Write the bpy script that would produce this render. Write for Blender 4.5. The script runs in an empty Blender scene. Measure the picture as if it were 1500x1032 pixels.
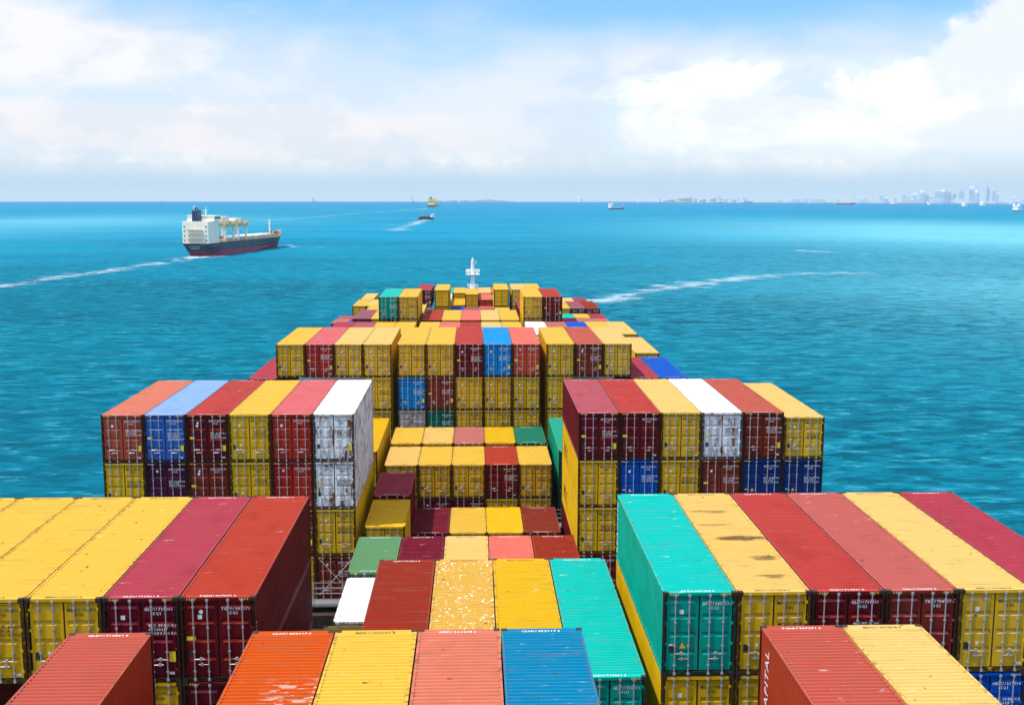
import bpy, math, random
from mathutils import Vector, Matrix
random.seed(7)
S = bpy.context.scene
COL = S.collection
rad = math.radians

# ------------------------------------------------------------------ camera
YAW, PITCH, ROLL = rad(1.935), rad(8.2), rad(0.14)
fw = Vector((math.sin(YAW)*math.cos(PITCH), math.cos(YAW)*math.cos(PITCH), -math.sin(PITCH)))
rt0 = Vector((math.cos(YAW), -math.sin(YAW), 0)); up0 = rt0.cross(fw)
rt = math.cos(ROLL)*rt0 + math.sin(ROLL)*up0
up = -math.sin(ROLL)*rt0 + math.cos(ROLL)*up0
cam = bpy.data.cameras.new('camera'); camo = bpy.data.objects.new('camera', cam); COL.objects.link(camo)
cam.sensor_width = 36.0; cam.sensor_fit = 'HORIZONTAL'; cam.lens = 36.0*1632.3/1500
cam.clip_start = 0.5; cam.clip_end = 60000
M = Matrix((rt, up, -fw)).transposed().to_4x4(); M.translation = (0.489, 0, 0)
camo.matrix_world = M
S.camera = camo

# ------------------------------------------------------------------ exposure
S.view_settings.view_transform = 'Standard'; S.view_settings.look = 'None'
S.view_settings.exposure = 0.48; S.view_settings.gamma = 1.0
S.view_settings.use_curve_mapping = False
S.cycles.max_bounces = 6; S.cycles.diffuse_bounces = 3; S.cycles.glossy_bounces = 3
S.cycles.volume_bounces = 0; S.cycles.transparent_max_bounces = 8
S.cycles.use_denoising = True

# ------------------------------------------------------------------ node helpers
class NT:
    """Short-hand for building a node tree."""
    def __init__(self, tree): self.t = tree; tree.nodes.clear()
    def n(self, typ, **kw):
        nd = self.t.nodes.new(typ)
        for k, v in kw.items():
            if k.startswith('i_'): self.set(nd.inputs[k[2:].replace('_', ' ')], v)
            else: setattr(nd, k, v)
        return nd
    def set(self, sock, v):
        if isinstance(v, bpy.types.NodeSocket): self.t.links.new(v, sock)
        elif isinstance(v, bpy.types.Node): self.t.links.new(v.outputs[0], sock)
        else: sock.default_value = v
    def m(self, op, a, b=0.0, c=0.0, clamp=False):
        nd = self.t.nodes.new('ShaderNodeMath'); nd.operation = op; nd.use_clamp = clamp
        for s, v in zip(nd.inputs, (a, b, c)): self.set(s, v)
        return nd.outputs[0]
    def step(self, x, lo, hi):
        nd = self.t.nodes.new('ShaderNodeMapRange'); nd.interpolation_type = 'SMOOTHSTEP'; nd.clamp = True
        self.set(nd.inputs[0], x); self.set(nd.inputs[1], lo); self.set(nd.inputs[2], hi)
        nd.inputs[3].default_value = 0.0; nd.inputs[4].default_value = 1.0
        return nd.outputs[0]
    def mix(self, f, a, b, blend='MIX'):
        nd = self.t.nodes.new('ShaderNodeMix'); nd.data_type = 'RGBA'; nd.blend_type = blend; nd.clamp_factor = True
        self.set(nd.inputs[0], f); self.set(nd.inputs[6], a); self.set(nd.inputs[7], b)
        return nd.outputs[2]
    def noise(self, vec, scale, detail=3.0, rough=0.55, dist=0.0):
        nd = self.n('ShaderNodeTexNoise'); self.set(nd.inputs['Vector'], vec)
        nd.inputs['Scale'].default_value = scale; nd.inputs['Detail'].default_value = detail
        nd.inputs['Roughness'].default_value = rough; nd.inputs['Distortion'].default_value = dist
        return nd.outputs[0]
    def xyz(self, x, y, z):
        nd = self.n('ShaderNodeCombineXYZ')
        for s, v in zip(nd.inputs, (x, y, z)): self.set(s, v)
        return nd.outputs[0]
    def sep(self, v):
        nd = self.n('ShaderNodeSeparateXYZ'); self.set(nd.inputs[0], v); return nd.outputs
    def scale(self, v, s):
        nd = self.n('ShaderNodeVectorMath', operation='MULTIPLY'); self.set(nd.inputs[0], v); nd.inputs[1].default_value = s
        return nd.outputs[0]
    def add(self, v, w):
        nd = self.n('ShaderNodeVectorMath', operation='ADD'); self.set(nd.inputs[0], v); self.set(nd.inputs[1], w)
        return nd.outputs[0]

# ------------------------------------------------------------------ sun and sky
SUN_TO = Vector((-0.42, -0.12, 0.90)).normalized()
sun_el = math.asin(SUN_TO.z); sun_rot = math.atan2(SUN_TO.x, SUN_TO.y)
sl = bpy.data.lights.new('sun', 'SUN'); sl.energy = 3.6; sl.angle = rad(0.5); sl.color = (1.0, 0.95, 0.87)
slo = bpy.data.objects.new('sun', sl); COL.objects.link(slo)
slo.rotation_euler = (-SUN_TO).to_track_quat('-Z', 'Y').to_euler(); slo.location = (-60, 60, 120)

world = bpy.data.worlds.new('World'); S.world = world; world.use_nodes = True
w = NT(world.node_tree)
sky = w.n('ShaderNodeTexSky'); sky.sky_type = 'NISHITA'; sky.sun_disc = False
sky.sun_elevation = sun_el; sky.sun_rotation = sun_rot; sky.altitude = 0
sky.air_density = 1.0; sky.dust_density = 0.6; sky.ozone_density = 3.0
gen = w.n('ShaderNodeTexCoord').outputs['Generated']
dx, dy, dz = w.sep(gen)
az = w.m('MULTIPLY', w.m('ARCTAN2', dx, dy), 57.2958)
el = w.m('MULTIPLY', w.m('ARCSINE', dz), 57.2958)
def bell(x, c, s):
    u = w.m('DIVIDE', w.m('SUBTRACT', x, c), s)
    return w.m('POWER', 2.71828, w.m('MULTIPLY', w.m('MULTIPLY', u, u), -1.0))
p1 = w.xyz(w.m('MULTIPLY', az, 0.10), w.m('MULTIPLY', el, 0.25), 3.1)
p2 = w.xyz(w.m('MULTIPLY', az, 0.22), w.m('MULTIPLY', el, 0.36), 9.4)
soft = w.noise(p1, 1.0, 4.0, 0.5, 0.3)
puff = w.noise(p2, 1.0, 6.0, 0.60, 0.3)
sft = w.m('SUBTRACT', soft, 0.5); pff = w.m('SUBTRACT', puff, 0.5)
# big cumulus to the right
top = w.m('ADD', w.m('ADD', 5.6, w.m('MULTIPLY', pff, 6.0)), w.m('ADD', w.m('MULTIPLY', w.step(az, 19.0, 26.0), 5.6), w.m('MULTIPLY', bell(az, 13.0, 4.5), 1.2)))
cum = w.m('MULTIPLY', w.step(w.m('SUBTRACT', top, el), -0.3, 1.2), w.step(w.m('ADD', az, w.m('MULTIPLY', pff, 8.0)), 4.6, 7.4))
cum = w.m('MULTIPLY', cum, w.step(w.m('ADD', el, w.m('MULTIPLY', sft, 3.0)), 0.7, 2.4))
# soft bank high on the left
bank = w.m('MULTIPLY', bell(az, -23.0, 13.0), bell(el, 6.7, 2.6))
bank = w.step(w.m('ADD', bank, w.m('MULTIPLY', sft, 1.5)), 0.02, 0.75)
bank = w.m('MULTIPLY', bank, w.step(az, 6.0, -8.0))
# low cream bank across the left and middle
low = w.m('MULTIPLY', w.step(w.m('ADD', el, w.m('MULTIPLY', sft, 2.2)), 0.5, 1.9), w.step(w.m('ADD', el, w.m('MULTIPLY', sft, 3.5)), 5.4, 3.9))
low = w.m('MULTIPLY', low, w.m('ADD', 0.62, w.m('MULTIPLY', w.step(az, 9.0, -6.0), 0.33)))
veil = w.m('MULTIPLY', w.step(w.m('ADD', el, w.m('MULTIPLY', sft, 7.0)), 9.6, 5.0), 0.74)
high = w.m('MULTIPLY', w.step(w.noise(gen, 3.0, 5.0, 0.55), 0.40, 0.58), w.step(el, 13.0, 24.0))
high = w.m('MULTIPLY', high, 0.8)
pp = w.noise(w.xyz(w.m('MULTIPLY', az, 0.55), w.m('MULTIPLY', el, 0.9), 4.7), 1.0, 5.0, 0.55)
puffs = w.m('MULTIPLY', w.m('MULTIPLY', w.step(pp, 0.47, 0.58), bell(el, 1.5, 0.60)), 0.9)
mask = cum
for a in (bank, low, veil, high, puffs): mask = w.m('MAXIMUM', mask, a)
tint = w.mix(w.step(el, 0.0, 1.7), (0.54, 0.645, 0.735, 1), (0.74, 0.70, 0.695, 1))
tint = w.mix(cum, tint, (0.80, 0.81, 0.82, 1))
tint = w.mix(puffs, tint, (0.80, 0.77, 0.74, 1))
tint = w.mix(w.m('MULTIPLY', bank, 0.5), tint, (0.70, 0.73, 0.78, 1))
tint = w.mix(w.m('MULTIPLY', w.step(puff, 0.58, 0.40), 0.42), tint, (0.48, 0.56, 0.66, 1))
tint = w.mix(w.step(el, 12.0, 20.0), tint, (1.0, 1.0, 1.02, 1))
low_el = w.step(el, 1.1, -0.3)
mask = w.m('MAXIMUM', mask, w.m('MULTIPLY', low_el, 0.97))
tint = w.mix(low_el, tint, (0.54, 0.645, 0.735, 1))
skyc = w.mix(1.0, sky.outputs[0], (0.62, 0.90, 1.22, 1), 'MULTIPLY')
b1 = w.n('ShaderNodeBackground', i_Color=skyc, i_Strength=0.125)
b2 = w.n('ShaderNodeBackground', i_Color=tint, i_Strength=1.0)
ms = w.n('ShaderNodeMixShader'); w.set(ms.inputs[0], mask); w.set(ms.inputs[1], b1); w.set(ms.inputs[2], b2)
w.set(w.n('ShaderNodeOutputWorld').inputs[0], ms)

# ------------------------------------------------------------------ object helpers
def tag(o, label=None, cat=None, group=None, kind=None):
    for k, v in (('label', label), ('category', cat), ('group', group), ('kind', kind)):
        if v: o[k] = v
    return o
def empty(name, loc=(0, 0, 0), rz=0.0):
    o = bpy.data.objects.new(name, None); COL.objects.link(o); o.location = loc; o.rotation_euler[2] = rz
    o.empty_display_size = 0.5
    return o
class MB:
    """Collects faces and builds ONE mesh."""
    def __init__(self): self.v = []; self.f = []; self.mi = []; self.cur = 0
    def face(self, pts):
        i = len(self.v); self.v += [tuple(p) for p in pts]; self.f.append(tuple(range(i, i+len(pts)))); self.mi.append(self.cur)
    def poly(self, verts, faces):
        i = len(self.v); self.v += [tuple(p) for p in verts]
        for f in faces: self.f.append(tuple(a+i for a in f)); self.mi.append(self.cur)
    def box(self, x0, x1, y0, y1, z0, z1):
        v = [(x0,y0,z0),(x1,y0,z0),(x1,y1,z0),(x0,y1,z0),(x0,y0,z1),(x1,y0,z1),(x1,y1,z1),(x0,y1,z1)]
        self.poly(v, [(3,2,1,0),(4,5,6,7),(0,1,5,4),(1,2,6,5),(2,3,7,6),(3,0,4,7)])
    def tube(self, a, b, r, n=8, r2=None):
        a = Vector(a); b = Vector(b); d = (b-a).normalized(); r2 = r if r2 is None else r2
        u = d.orthogonal().normalized(); w_ = d.cross(u)
        v = []
        for p, rr in ((a, r), (b, r2)):
            for k in range(n):
                t = 2*math.pi*k/n; v.append(p + u*(math.cos(t)*rr) + w_*(math.sin(t)*rr))
        f = [(k, (k+1) % n, n+(k+1) % n, n+k) for k in range(n)] + [tuple(range(n-1, -1, -1)), tuple(range(n, 2*n))]
        self.poly(v, f)
    def loft(self, rings, cap=True, closed=True):
        n = len(rings[0]); v = [p for r in rings for p in r]; f = []
        for i in range(len(rings)-1):
            for k in range(n if closed else n-1):
                k2 = (k+1) % n
                f.append((i*n+k, i*n+k2, (i+1)*n+k2, (i+1)*n+k))
        if cap: f += [tuple(range(n-1, -1, -1)), tuple(range((len(rings)-1)*n, len(rings)*n))]
        self.poly(v, f)
    def mesh(self, name, mats=()):
        me = bpy.data.meshes.new(name); me.from_pydata(self.v, [], self.f)
        for m_ in mats: me.materials.append(m_)
        if len(mats) > 1: me.polygons.foreach_set('material_index', self.mi)
        me.update(); return me
    def build(self, name, mats, parent=None, color=None):
        return put(name, self.mesh(name, mats if isinstance(mats, (list, tuple)) else [mats]), parent, color)
def put(name, me, parent=None, color=None, loc=None):
    o = bpy.data.objects.new(name, me); COL.objects.link(o)
    if parent: o.parent = parent
    if color: o.color = color
    if loc: o.location = loc
    return o

# ------------------------------------------------------------------ materials
def mat(name, color, rough=0.5, metal=0.0, spec=0.5, var=0.0, vscale=1.0, dirt=0.0):
    m_ = bpy.data.materials.new(name); m_.use_nodes = True; t = NT(m_.node_tree)
    b = t.n('ShaderNodeBsdfPrincipled'); c = (*color, 1.0)
    if var or dirt:
        tc = t.n('ShaderNodeTexCoord').outputs['Object']
        nz = t.noise(tc, vscale, 4.0, 0.6)
        c = t.mix(t.m('MULTIPLY', t.step(nz, 0.35, 0.7), var), c, tuple(x*0.55 for x in color)+(1,))
        if dirt:
            n2 = t.noise(t.scale(tc, (1.0, 1.0, 0.18)), vscale*2.3, 5.0, 0.65)
            c = t.mix(t.m('MULTIPLY', t.step(n2, 0.54, 0.68), dirt), c, (0.16, 0.07, 0.03, 1))
    t.set(b.inputs['Base Color'], c); b.inputs['Roughness'].default_value = rough
    b.inputs['Metallic'].default_value = metal; b.inputs['Specular IOR Level'].default_value = spec
    t.set(t.n('ShaderNodeOutputMaterial').inputs[0], b)
    return m_

def container_paint(name, rust=0.25, flecks=False, scuff=False, stain=False, grime_shade=0.0):
    """Painted corten steel; the colour is the object's own, alpha is how worn its roof is."""
    m_ = bpy.data.materials.new(name); m_.use_nodes = True; t = NT(m_.node_tree)
    oi = t.n('ShaderNodeObjectInfo'); col = oi.outputs['Color']; wear = oi.outputs['Alpha']; rnd = oi.outputs['Random']
    tc = t.n('ShaderNodeTexCoord').outputs['Object']
    off = t.xyz(t.m('MULTIPLY', rnd, 37.0), t.m('MULTIPLY', rnd, 91.0), t.m('MULTIPLY', rnd, 53.0))
    p = t.add(tc, off)
    nrm = t.n('ShaderNodeNewGeometry').outputs['Normal']
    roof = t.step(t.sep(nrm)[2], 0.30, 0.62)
    hsv = t.n('ShaderNodeHueSaturation'); t.set(hsv.inputs['Color'], col)
    t.set(hsv.inputs['Hue'], t.m('ADD', 0.498, t.m('MULTIPLY', rnd, 0.006)))
    t.set(hsv.inputs['Value'], t.m('ADD', 0.90, t.m('MULTIPLY', rnd, 0.2)))
    c = hsv.outputs[0]
    # blotchy fading
    big = t.noise(t.scale(p, (0.7, 0.35, 0.7)), 1.3, 4.0, 0.6)
    c = t.mix(t.m('MULTIPLY', t.step(big, 0.35, 0.75), 0.40), c, t.mix(1.0, c, (0.55, 0.52, 0.50, 1), 'MULTIPLY'))
    # sun-bleached roof: the faded tint is a property of each container
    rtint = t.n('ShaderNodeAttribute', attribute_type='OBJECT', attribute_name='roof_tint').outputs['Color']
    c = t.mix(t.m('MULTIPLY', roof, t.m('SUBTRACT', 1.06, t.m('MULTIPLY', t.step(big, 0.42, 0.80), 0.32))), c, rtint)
    # cross-wise water streaks and scuffs on the roof
    stv = t.noise(t.scale(p, (0.35, 3.2, 0.4)), 1.6, 5.0, 0.62)
    st = t.m('MULTIPLY', t.m('MULTIPLY', t.step(stv, 0.50, 0.74), roof), t.m('ADD', 0.35, t.m('MULTIPLY', rnd, 0.55)))
    c = t.mix(st, c, t.mix(0.5, c, (0.20, 0.11, 0.06, 1)))
    scv = t.noise(t.scale(p, (0.6, 4.0, 0.6)), 2.2, 4.0, 0.6)
    scl = t.m('MULTIPLY', t.step(scv, 0.65, 0.74), t.m('MULTIPLY', roof, t.m('ADD', 0.08, t.m('MULTIPLY', t.m('FRACT', t.m('MULTIPLY', rnd, 7.0)), 0.5))))
    c = t.mix(scl, c, (0.72, 0.66, 0.60, 1))
    # dark rusty spots, a few larger dents
    sp = t.noise(t.scale(p, (1.0, 1.6, 1.0)), 3.6, 3.0, 0.5)
    c = t.mix(t.m('MULTIPLY', t.step(sp, 0.690, 0.745), 0.85), c, (0.10, 0.05, 0.03, 1))
    xx, yy, _ = t.sep(tc)
    edge = t.step(t.m('ABSOLUTE', xx), 1.05, 1.20)
    en = t.noise(t.scale(p, (2.0, 2.6, 2.0)), 1.5, 5.0, 0.65)
    c = t.mix(t.m('MULTIPLY', t.m('MULTIPLY', t.step(en, 0.46, 0.62), edge), t.m('MULTIPLY', roof, 0.7)), c, (0.15, 0.06, 0.03, 1))
    # rust, running downward on upright faces
    rn = t.noise(t.scale(p, (2.2, 2.2, 0.5)), 1.7, 6.0, 0.7)
    thr = 0.66 - 0.20*rust
    c = t.mix(t.m('MULTIPLY', t.m('MULTIPLY', t.step(rn, thr, thr+0.10), min(1.0, 0.25+rust)), t.m('SUBTRACT', 1.0, t.m('MULTIPLY', roof, 0.72))), c, (0.22, 0.085, 0.035, 1))
    if flecks:
        vo = t.n('ShaderNodeTexVoronoi'); t.set(vo.inputs['Vector'], t.add(t.scale(p, (1.0, 1.4, 1.0)), t.scale(t.xyz(t.noise(p, 3.0), t.noise(p, 3.7), 0.0), (0.5, 0.5, 0.0))))
        vo.inputs['Scale'].default_value = 6.0; vo.inputs['Randomness'].default_value = 1.0
        clump = t.step(t.noise(p, 0.9, 3.0), 0.36, 0.54)
        fl = t.m('MULTIPLY', t.m('MULTIPLY', t.step(vo.outputs['Distance'], 0.34, 0.26), clump), t.step(t.noise(p, 7.0, 2.0), 0.42, 0.55))
        c = t.mix(t.m('MULTIPLY', fl, roof), c, (0.86, 0.80, 0.68, 1))
    if scuff:
        y = t.sep(tc)[1]; x = t.sep(tc)[0]
        zone = t.m('MULTIPLY', t.step(y, 9.2, 8.2), t.step(y, 5.6, 6.6))
        zone = t.m('MULTIPLY', zone, t.step(x, -0.3, 0.2))
        rough_n = t.noise(t.scale(tc, (1.0, 5.0, 1.0)), 1.8, 4.0, 0.65)
        c = t.mix(t.m('MULTIPLY', t.m('MULTIPLY', t.step(rough_n, 0.53, 0.585), zone), roof), c, (0.50, 0.38, 0.30, 1))
    if stain:                                  # dark oil-like stains lying across the roof
        x, y, _ = t.sep(tc); wob = t.noise(t.scale(tc, (1.0, 3.0, 1.0)), 1.7, 4.0, 0.6)
        for (sx, sy, ax, ay, k) in ((0.30, 5.85, 1.20, 0.40, 0.95), (0.55, 3.55, 0.60, 0.34, 0.85), (-0.2, 9.4, 1.0, 0.22, 0.6), (0.45, 1.6, 0.7, 0.20, 0.7), (-0.3, 7.6, 0.9, 0.12, 0.5)):
            dd = t.m('ADD', t.m('POWER', t.m('ABSOLUTE', t.m('DIVIDE', t.m('SUBTRACT', x, sx), ax)), 2.0), t.m('POWER', t.m('ABSOLUTE', t.m('DIVIDE', t.m('SUBTRACT', y, sy), ay)), 2.0))
            f_ = t.step(t.m('ADD', dd, t.m('MULTIPLY', t.m('SUBTRACT', wob, 0.5), 3.2)), 1.1, 0.0)
            c = t.mix(t.m('MULTIPLY', t.m('MULTIPLY', f_, roof), k), c, (0.115, 0.060, 0.022, 1))
    if grime_shade:
        gz = t.noise(p, 5.0, 4.0, 0.65)
        c = t.mix(t.m('MULTIPLY', t.step(gz, 0.15, 0.48), grime_shade), c, (0.022, 0.013, 0.008, 1))
    b = t.n('ShaderNodeBsdfPrincipled'); t.set(b.inputs['Base Color'], c)
    t.set(b.inputs['Roughness'], t.m('ADD', 0.42, t.m('MULTIPLY', big, 0.25)))
    b.inputs['Specular IOR Level'].default_value = 0.07
    bp = t.n('ShaderNodeBump'); bp.inputs['Strength'].default_value = 0.25; bp.inputs['Distance'].default_value = 0.05
    t.set(bp.inputs['Height'], t.noise(t.scale(p, (1.0, 0.6, 1.0)), 1.1, 2.0)); t.set(b.inputs['Normal'], bp)
    t.set(t.n('ShaderNodeOutputMaterial').inputs[0], b)
    return m_
PAINT = container_paint('container_paint', 0.22)
PAINT_FLECK = container_paint('flecked_container_paint', 0.2, flecks=True)
PAINT_RUSTY = container_paint('rusty_container_paint', 0.74)
FRAME = container_paint('grimy_shaded_frame_paint', 0.5, grime_shade=0.94)  # grime plus painted shade: posts and sill blackened like the gaps between stacks
PAINT_STAIN = container_paint('stained_container_paint', 0.25, stain=True)
PAINT_SCUFF = container_paint('scuffed_container_paint', 0.2, scuff=True)
CAST = mat('casting_steel', (0.045, 0.024, 0.014), 0.7, 0.0, 0.3, 0.5, 5.0)
GALV = mat('galvanised_steel', (0.50, 0.48, 0.49), 0.42, 0.35, 0.5, 0.45, 6.0, 0.25)
SEAL = mat('door_seal_rubber', (0.012, 0.011, 0.010), 0.8)
WHITE = mat('white_lettering', (0.80, 0.79, 0.78), 0.6)
BLACK = mat('black_lettering', (0.025, 0.020, 0.012), 0.6)
STRIPE = mat('hazard_yellow', (0.72, 0.44, 0.02), 0.5)
PLATE = mat('grey_plate', (0.16, 0.15, 0.15), 0.5, 0.2, 0.5, 0.5, 7.0)
DPLATE = mat('dark_plate', (0.020, 0.020, 0.018), 0.5)
AMBER = mat('amber_sticker', (0.85, 0.42, 0.01), 0.5)
LEMON = mat('yellow_sticker', (0.85, 0.66, 0.02), 0.5)

# ------------------------------------------------------------------ sea
RE = 0.98e6                                    # curve of the water, so that the horizon dips
def zsea(x, y): return -40.0 - (x*x+y*y)/(2*RE)
def sea_material():
    m_ = bpy.data.materials.new('sea_water'); m_.use_nodes = True; t = NT(m_.node_tree)
    tc = t.n('ShaderNodeTexCoord').outputs['Object']
    big = t.noise(t.scale(tc, (0.0011, 0.0026, 0.0)), 1.0, 4.0, 0.5, 0.4)
    mid = t.noise(t.scale(tc, (0.006, 0.014, 0.0)), 1.0, 4.0, 0.55)
    c = t.mix(t.step(big, 0.34, 0.66), (0.000, 0.120, 0.188, 1), (0.000, 0.195, 0.275, 1))
    wx, wy, _ = t.sep(tc)
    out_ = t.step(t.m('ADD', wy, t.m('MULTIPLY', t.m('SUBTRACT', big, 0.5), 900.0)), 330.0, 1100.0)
    c = t.mix(t.m('MULTIPLY', out_, 0.8), c, (0.000, 0.255, 0.420, 1))  # lighter further out: view-angle reflection painted into the water colour
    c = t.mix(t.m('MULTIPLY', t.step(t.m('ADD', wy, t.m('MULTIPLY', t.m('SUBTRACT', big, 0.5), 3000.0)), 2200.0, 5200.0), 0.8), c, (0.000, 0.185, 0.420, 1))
    c = t.mix(t.m('MULTIPLY', t.step(mid, 0.40, 0.70), 0.35), c, (0.000, 0.085, 0.125, 1))
    # pale patches: cloud glitter and sheen painted into the water colour
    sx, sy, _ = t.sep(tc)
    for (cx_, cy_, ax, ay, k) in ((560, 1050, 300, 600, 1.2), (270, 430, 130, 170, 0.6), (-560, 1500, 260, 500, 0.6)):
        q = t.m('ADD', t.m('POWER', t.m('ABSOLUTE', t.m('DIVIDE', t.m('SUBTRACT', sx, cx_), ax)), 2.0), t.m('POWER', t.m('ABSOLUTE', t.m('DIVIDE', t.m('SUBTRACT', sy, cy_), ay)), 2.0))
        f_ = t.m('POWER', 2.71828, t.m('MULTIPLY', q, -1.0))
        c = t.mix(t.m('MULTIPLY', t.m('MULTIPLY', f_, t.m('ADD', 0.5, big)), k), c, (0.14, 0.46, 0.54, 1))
    # wave faces: long crests, their light and shade painted into the colour
    wv = t.noise(t.scale(tc, (0.060, 0.150, 0.0)), 1.0, 5.0, 0.62, 0.5)
    rp = t.noise(t.scale(tc, (0.34, 0.75, 0.0)), 1.0, 4.0, 0.6, 0.4)
    w2 = t.noise(t.scale(tc, (0.13, 0.33, 0.0)), 1.0, 4.0, 0.6, 0.6)
    wind = t.noise(t.scale(tc, (0.0035, 0.008, 0.0)), 1.0, 3.0, 0.5)
    calm = t.m('MULTIPLY', t.m('SUBTRACT', 1.0, t.m('MULTIPLY', out_, 0.72)), t.m('ADD', 0.55, t.m('MULTIPLY', t.step(wind, 0.35, 0.65), 0.5)))
    c = t.mix(t.m('MULTIPLY', t.m('MULTIPLY', t.step(wv, 0.54, 0.36), 0.45), calm), c, (0.000, 0.042, 0.066, 1))
    c = t.mix(t.m('MULTIPLY', t.m('MULTIPLY', t.step(w2, 0.51, 0.41), 0.68), calm), c, (0.000, 0.050, 0.075, 1))
    c = t.mix(t.m('MULTIPLY', t.m('MULTIPLY', t.step(rp, 0.47, 0.37), 0.40), calm), c, (0.000, 0.060, 0.090, 1))
    c = t.mix(t.m('MULTIPLY', t.m('MULTIPLY', t.step(w2, 0.54, 0.64), t.step(rp, 0.44, 0.54)), t.m('MULTIPLY', calm, 0.62)), c, (0.06, 0.34, 0.42, 1))
    # scattered whitecaps
    wc = t.m('MULTIPLY', t.step(t.noise(t.scale(tc, (0.050, 0.26, 0.0)), 1.0, 4.0, 0.62), 0.665, 0.72), t.step(mid, 0.47, 0.62))
    c = t.mix(t.m('MULTIPLY', wc, 0.45), c, (0.45, 0.62, 0.66, 1))
    hgt = t.m('ADD', t.m('MULTIPLY', wv, 2.2), t.m('ADD', t.m('MULTIPLY', w2, 1.3), t.m('MULTIPLY', rp, 0.55)))
    bp = t.n('ShaderNodeBump'); bp.inputs['Strength'].default_value = 1.0; bp.inputs['Distance'].default_value = 1.0
    t.set(bp.inputs['Height'], hgt)
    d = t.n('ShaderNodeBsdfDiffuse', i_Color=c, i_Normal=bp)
    g = t.n('ShaderNodeBsdfGlossy', i_Color=(0.30, 0.78, 1.0, 1), i_Roughness=0.22, i_Normal=bp)
    fr = t.n('ShaderNodeFresnel', i_IOR=1.33, i_Normal=bp)
    mx = t.n('ShaderNodeMixShader'); t.set(mx.inputs[0], t.m('MULTIPLY', fr, 0.13, clamp=True)); t.set(mx.inputs[1], d); t.set(mx.inputs[2], g)
    t.set(t.n('ShaderNodeOutputMaterial').inputs[0], mx)
    return m_
def build_sea():
    rings, nseg = [0.0], 160
    r = 30.0
    while r < 15500: rings.append(r); r *= 1.12
    rings.append(15500.0)
    v = [(0, 0, -40.0)]; f = []
    for r in rings[1:]:
        for k in range(nseg):
            a = 2*math.pi*k/nseg; v.append((r*math.sin(a), r*math.cos(a), zsea(r, 0)))
    for k in range(nseg): f.append((0, 1+(k+1) % nseg, 1+k))
    for i in range(len(rings)-2):
        for k in range(nseg):
            k2 = (k+1) % nseg; a = 1+i*nseg
            f.append((a+k, a+k2, a+nseg+k2, a+nseg+k))
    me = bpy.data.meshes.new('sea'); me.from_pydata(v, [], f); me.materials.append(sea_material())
    me.polygons.foreach_set('use_smooth', [True]*len(f)); me.update()
    o = put('sea', me); tag(o, 'turquoise open sea with small waves up to the horizon', 'sea', kind='structure')
build_sea()

# foam trails lying on the water
def foam_material(name, dens, sc, churn=0.25, base=0.0):
    m_ = bpy.data.materials.new(name); m_.use_nodes = True; t = NT(m_.node_tree)
    tc = t.n('ShaderNodeTexCoord'); uv = tc.outputs['UV']; ob = tc.outputs['Object']
    u, v_, _ = t.sep(uv)
    edge = t.m('SUBTRACT', 1.0, t.m('ABSOLUTE', t.m('SUBTRACT', t.m('MULTIPLY', v_, 2.0), 1.0)))
    nz = t.noise(ob, sc, 6.0, 0.68, 0.6); n2 = t.noise(ob, sc*0.22, 3.0, 0.5)
    a = t.m('ADD', t.m('MULTIPLY', edge, 0.34), t.m('SUBTRACT', t.m('ADD', t.m('MULTIPLY', nz, 1.2), t.m('MULTIPLY', n2, 0.7)), 1.12-base))
    fade = t.m('SUBTRACT', 1.0, t.m('MULTIPLY', u, 0.60)); a = t.m('ADD', a, t.m('MULTIPLY', t.step(u, 0.30, 0.0), churn))
    a = t.m('MULTIPLY', t.m('MULTIPLY', t.step(a, 0.0, 0.42), fade), dens, clamp=True)
    d = t.n('ShaderNodeBsdfDiffuse', i_Color=(0.62, 0.74, 0.80, 1)); tr = t.n('ShaderNodeBsdfTransparent')
    mx = t.n('ShaderNodeMixShader'); t.set(mx.inputs[0], a); t.set(mx.inputs[1], tr); t.set(mx.inputs[2], d)
    t.set(t.n('ShaderNodeOutputMaterial').inputs[0], mx)
    return m_
def trail(pts, w0, w1, m_, label, lift=0.25):
    P = []
    for a, b in zip(pts, pts[1:]):
        for k in range(12): P.append(Vector(a).lerp(Vector(b), k/12))
    P.append(Vector(pts[-1]))
    v = []; f = []; uvs = []
    n = len(P)
    for i, p in enumerate(P):
        d = (P[min(i+1, n-1)]-P[max(i-1, 0)]).normalized(); s = Vector((-d.y, d.x))
        u = i/(n-1); hw = (w0+(w1-w0)*u)/2*(1+0.25*math.sin(i*1.7))
        for sg in (-1, 1):
            q = p+s*hw*sg; v.append((q.x, q.y, zsea(q.x, q.y)+lift)); uvs.append((u, (sg+1)/2))
        if i: f.append((2*i-2, 2*i-1, 2*i+1, 2*i))
    me = bpy.data.meshes.new('wake_foam'); me.from_pydata(v, [], f); me.materials.append(m_)
    ul = me.uv_layers.new(name='UVMap')
    for li, l in enumerate(me.loops): ul.data[li].uv = uvs[l.vertex_index]
    o = put('wake_foam', me); tag(o, label, 'wake', kind='stuff')
FOAM = foam_material('foam', 0.85, 0.16); FOAM_DRIFT = foam_material('drifting_foam', 0.60, 0.10, 0.0, 0.10); FOAM_FAR = foam_material('far_foam', 0.75, 0.05); FOAM_THIN = foam_material('thin_foam', 0.5, 0.22)
trail([(-166.5, 702), (-170.5, 668), (-181.7, 584), (-191.3, 524), (-200.5, 478), (-215, 405)], 26, 34, FOAM, 'thin white wake trailing from the dark hulled cargo ship')
trail([(-139, 846), (-133, 830), (-129, 808)], 6, 13, FOAM, 'white bow wave beside the dark hulled cargo ship')
trail([(-132, 826), (-119, 818), (-103, 814)], 6, 4, FOAM_THIN, 'faint foam streak off the cargo ship bow')
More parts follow.
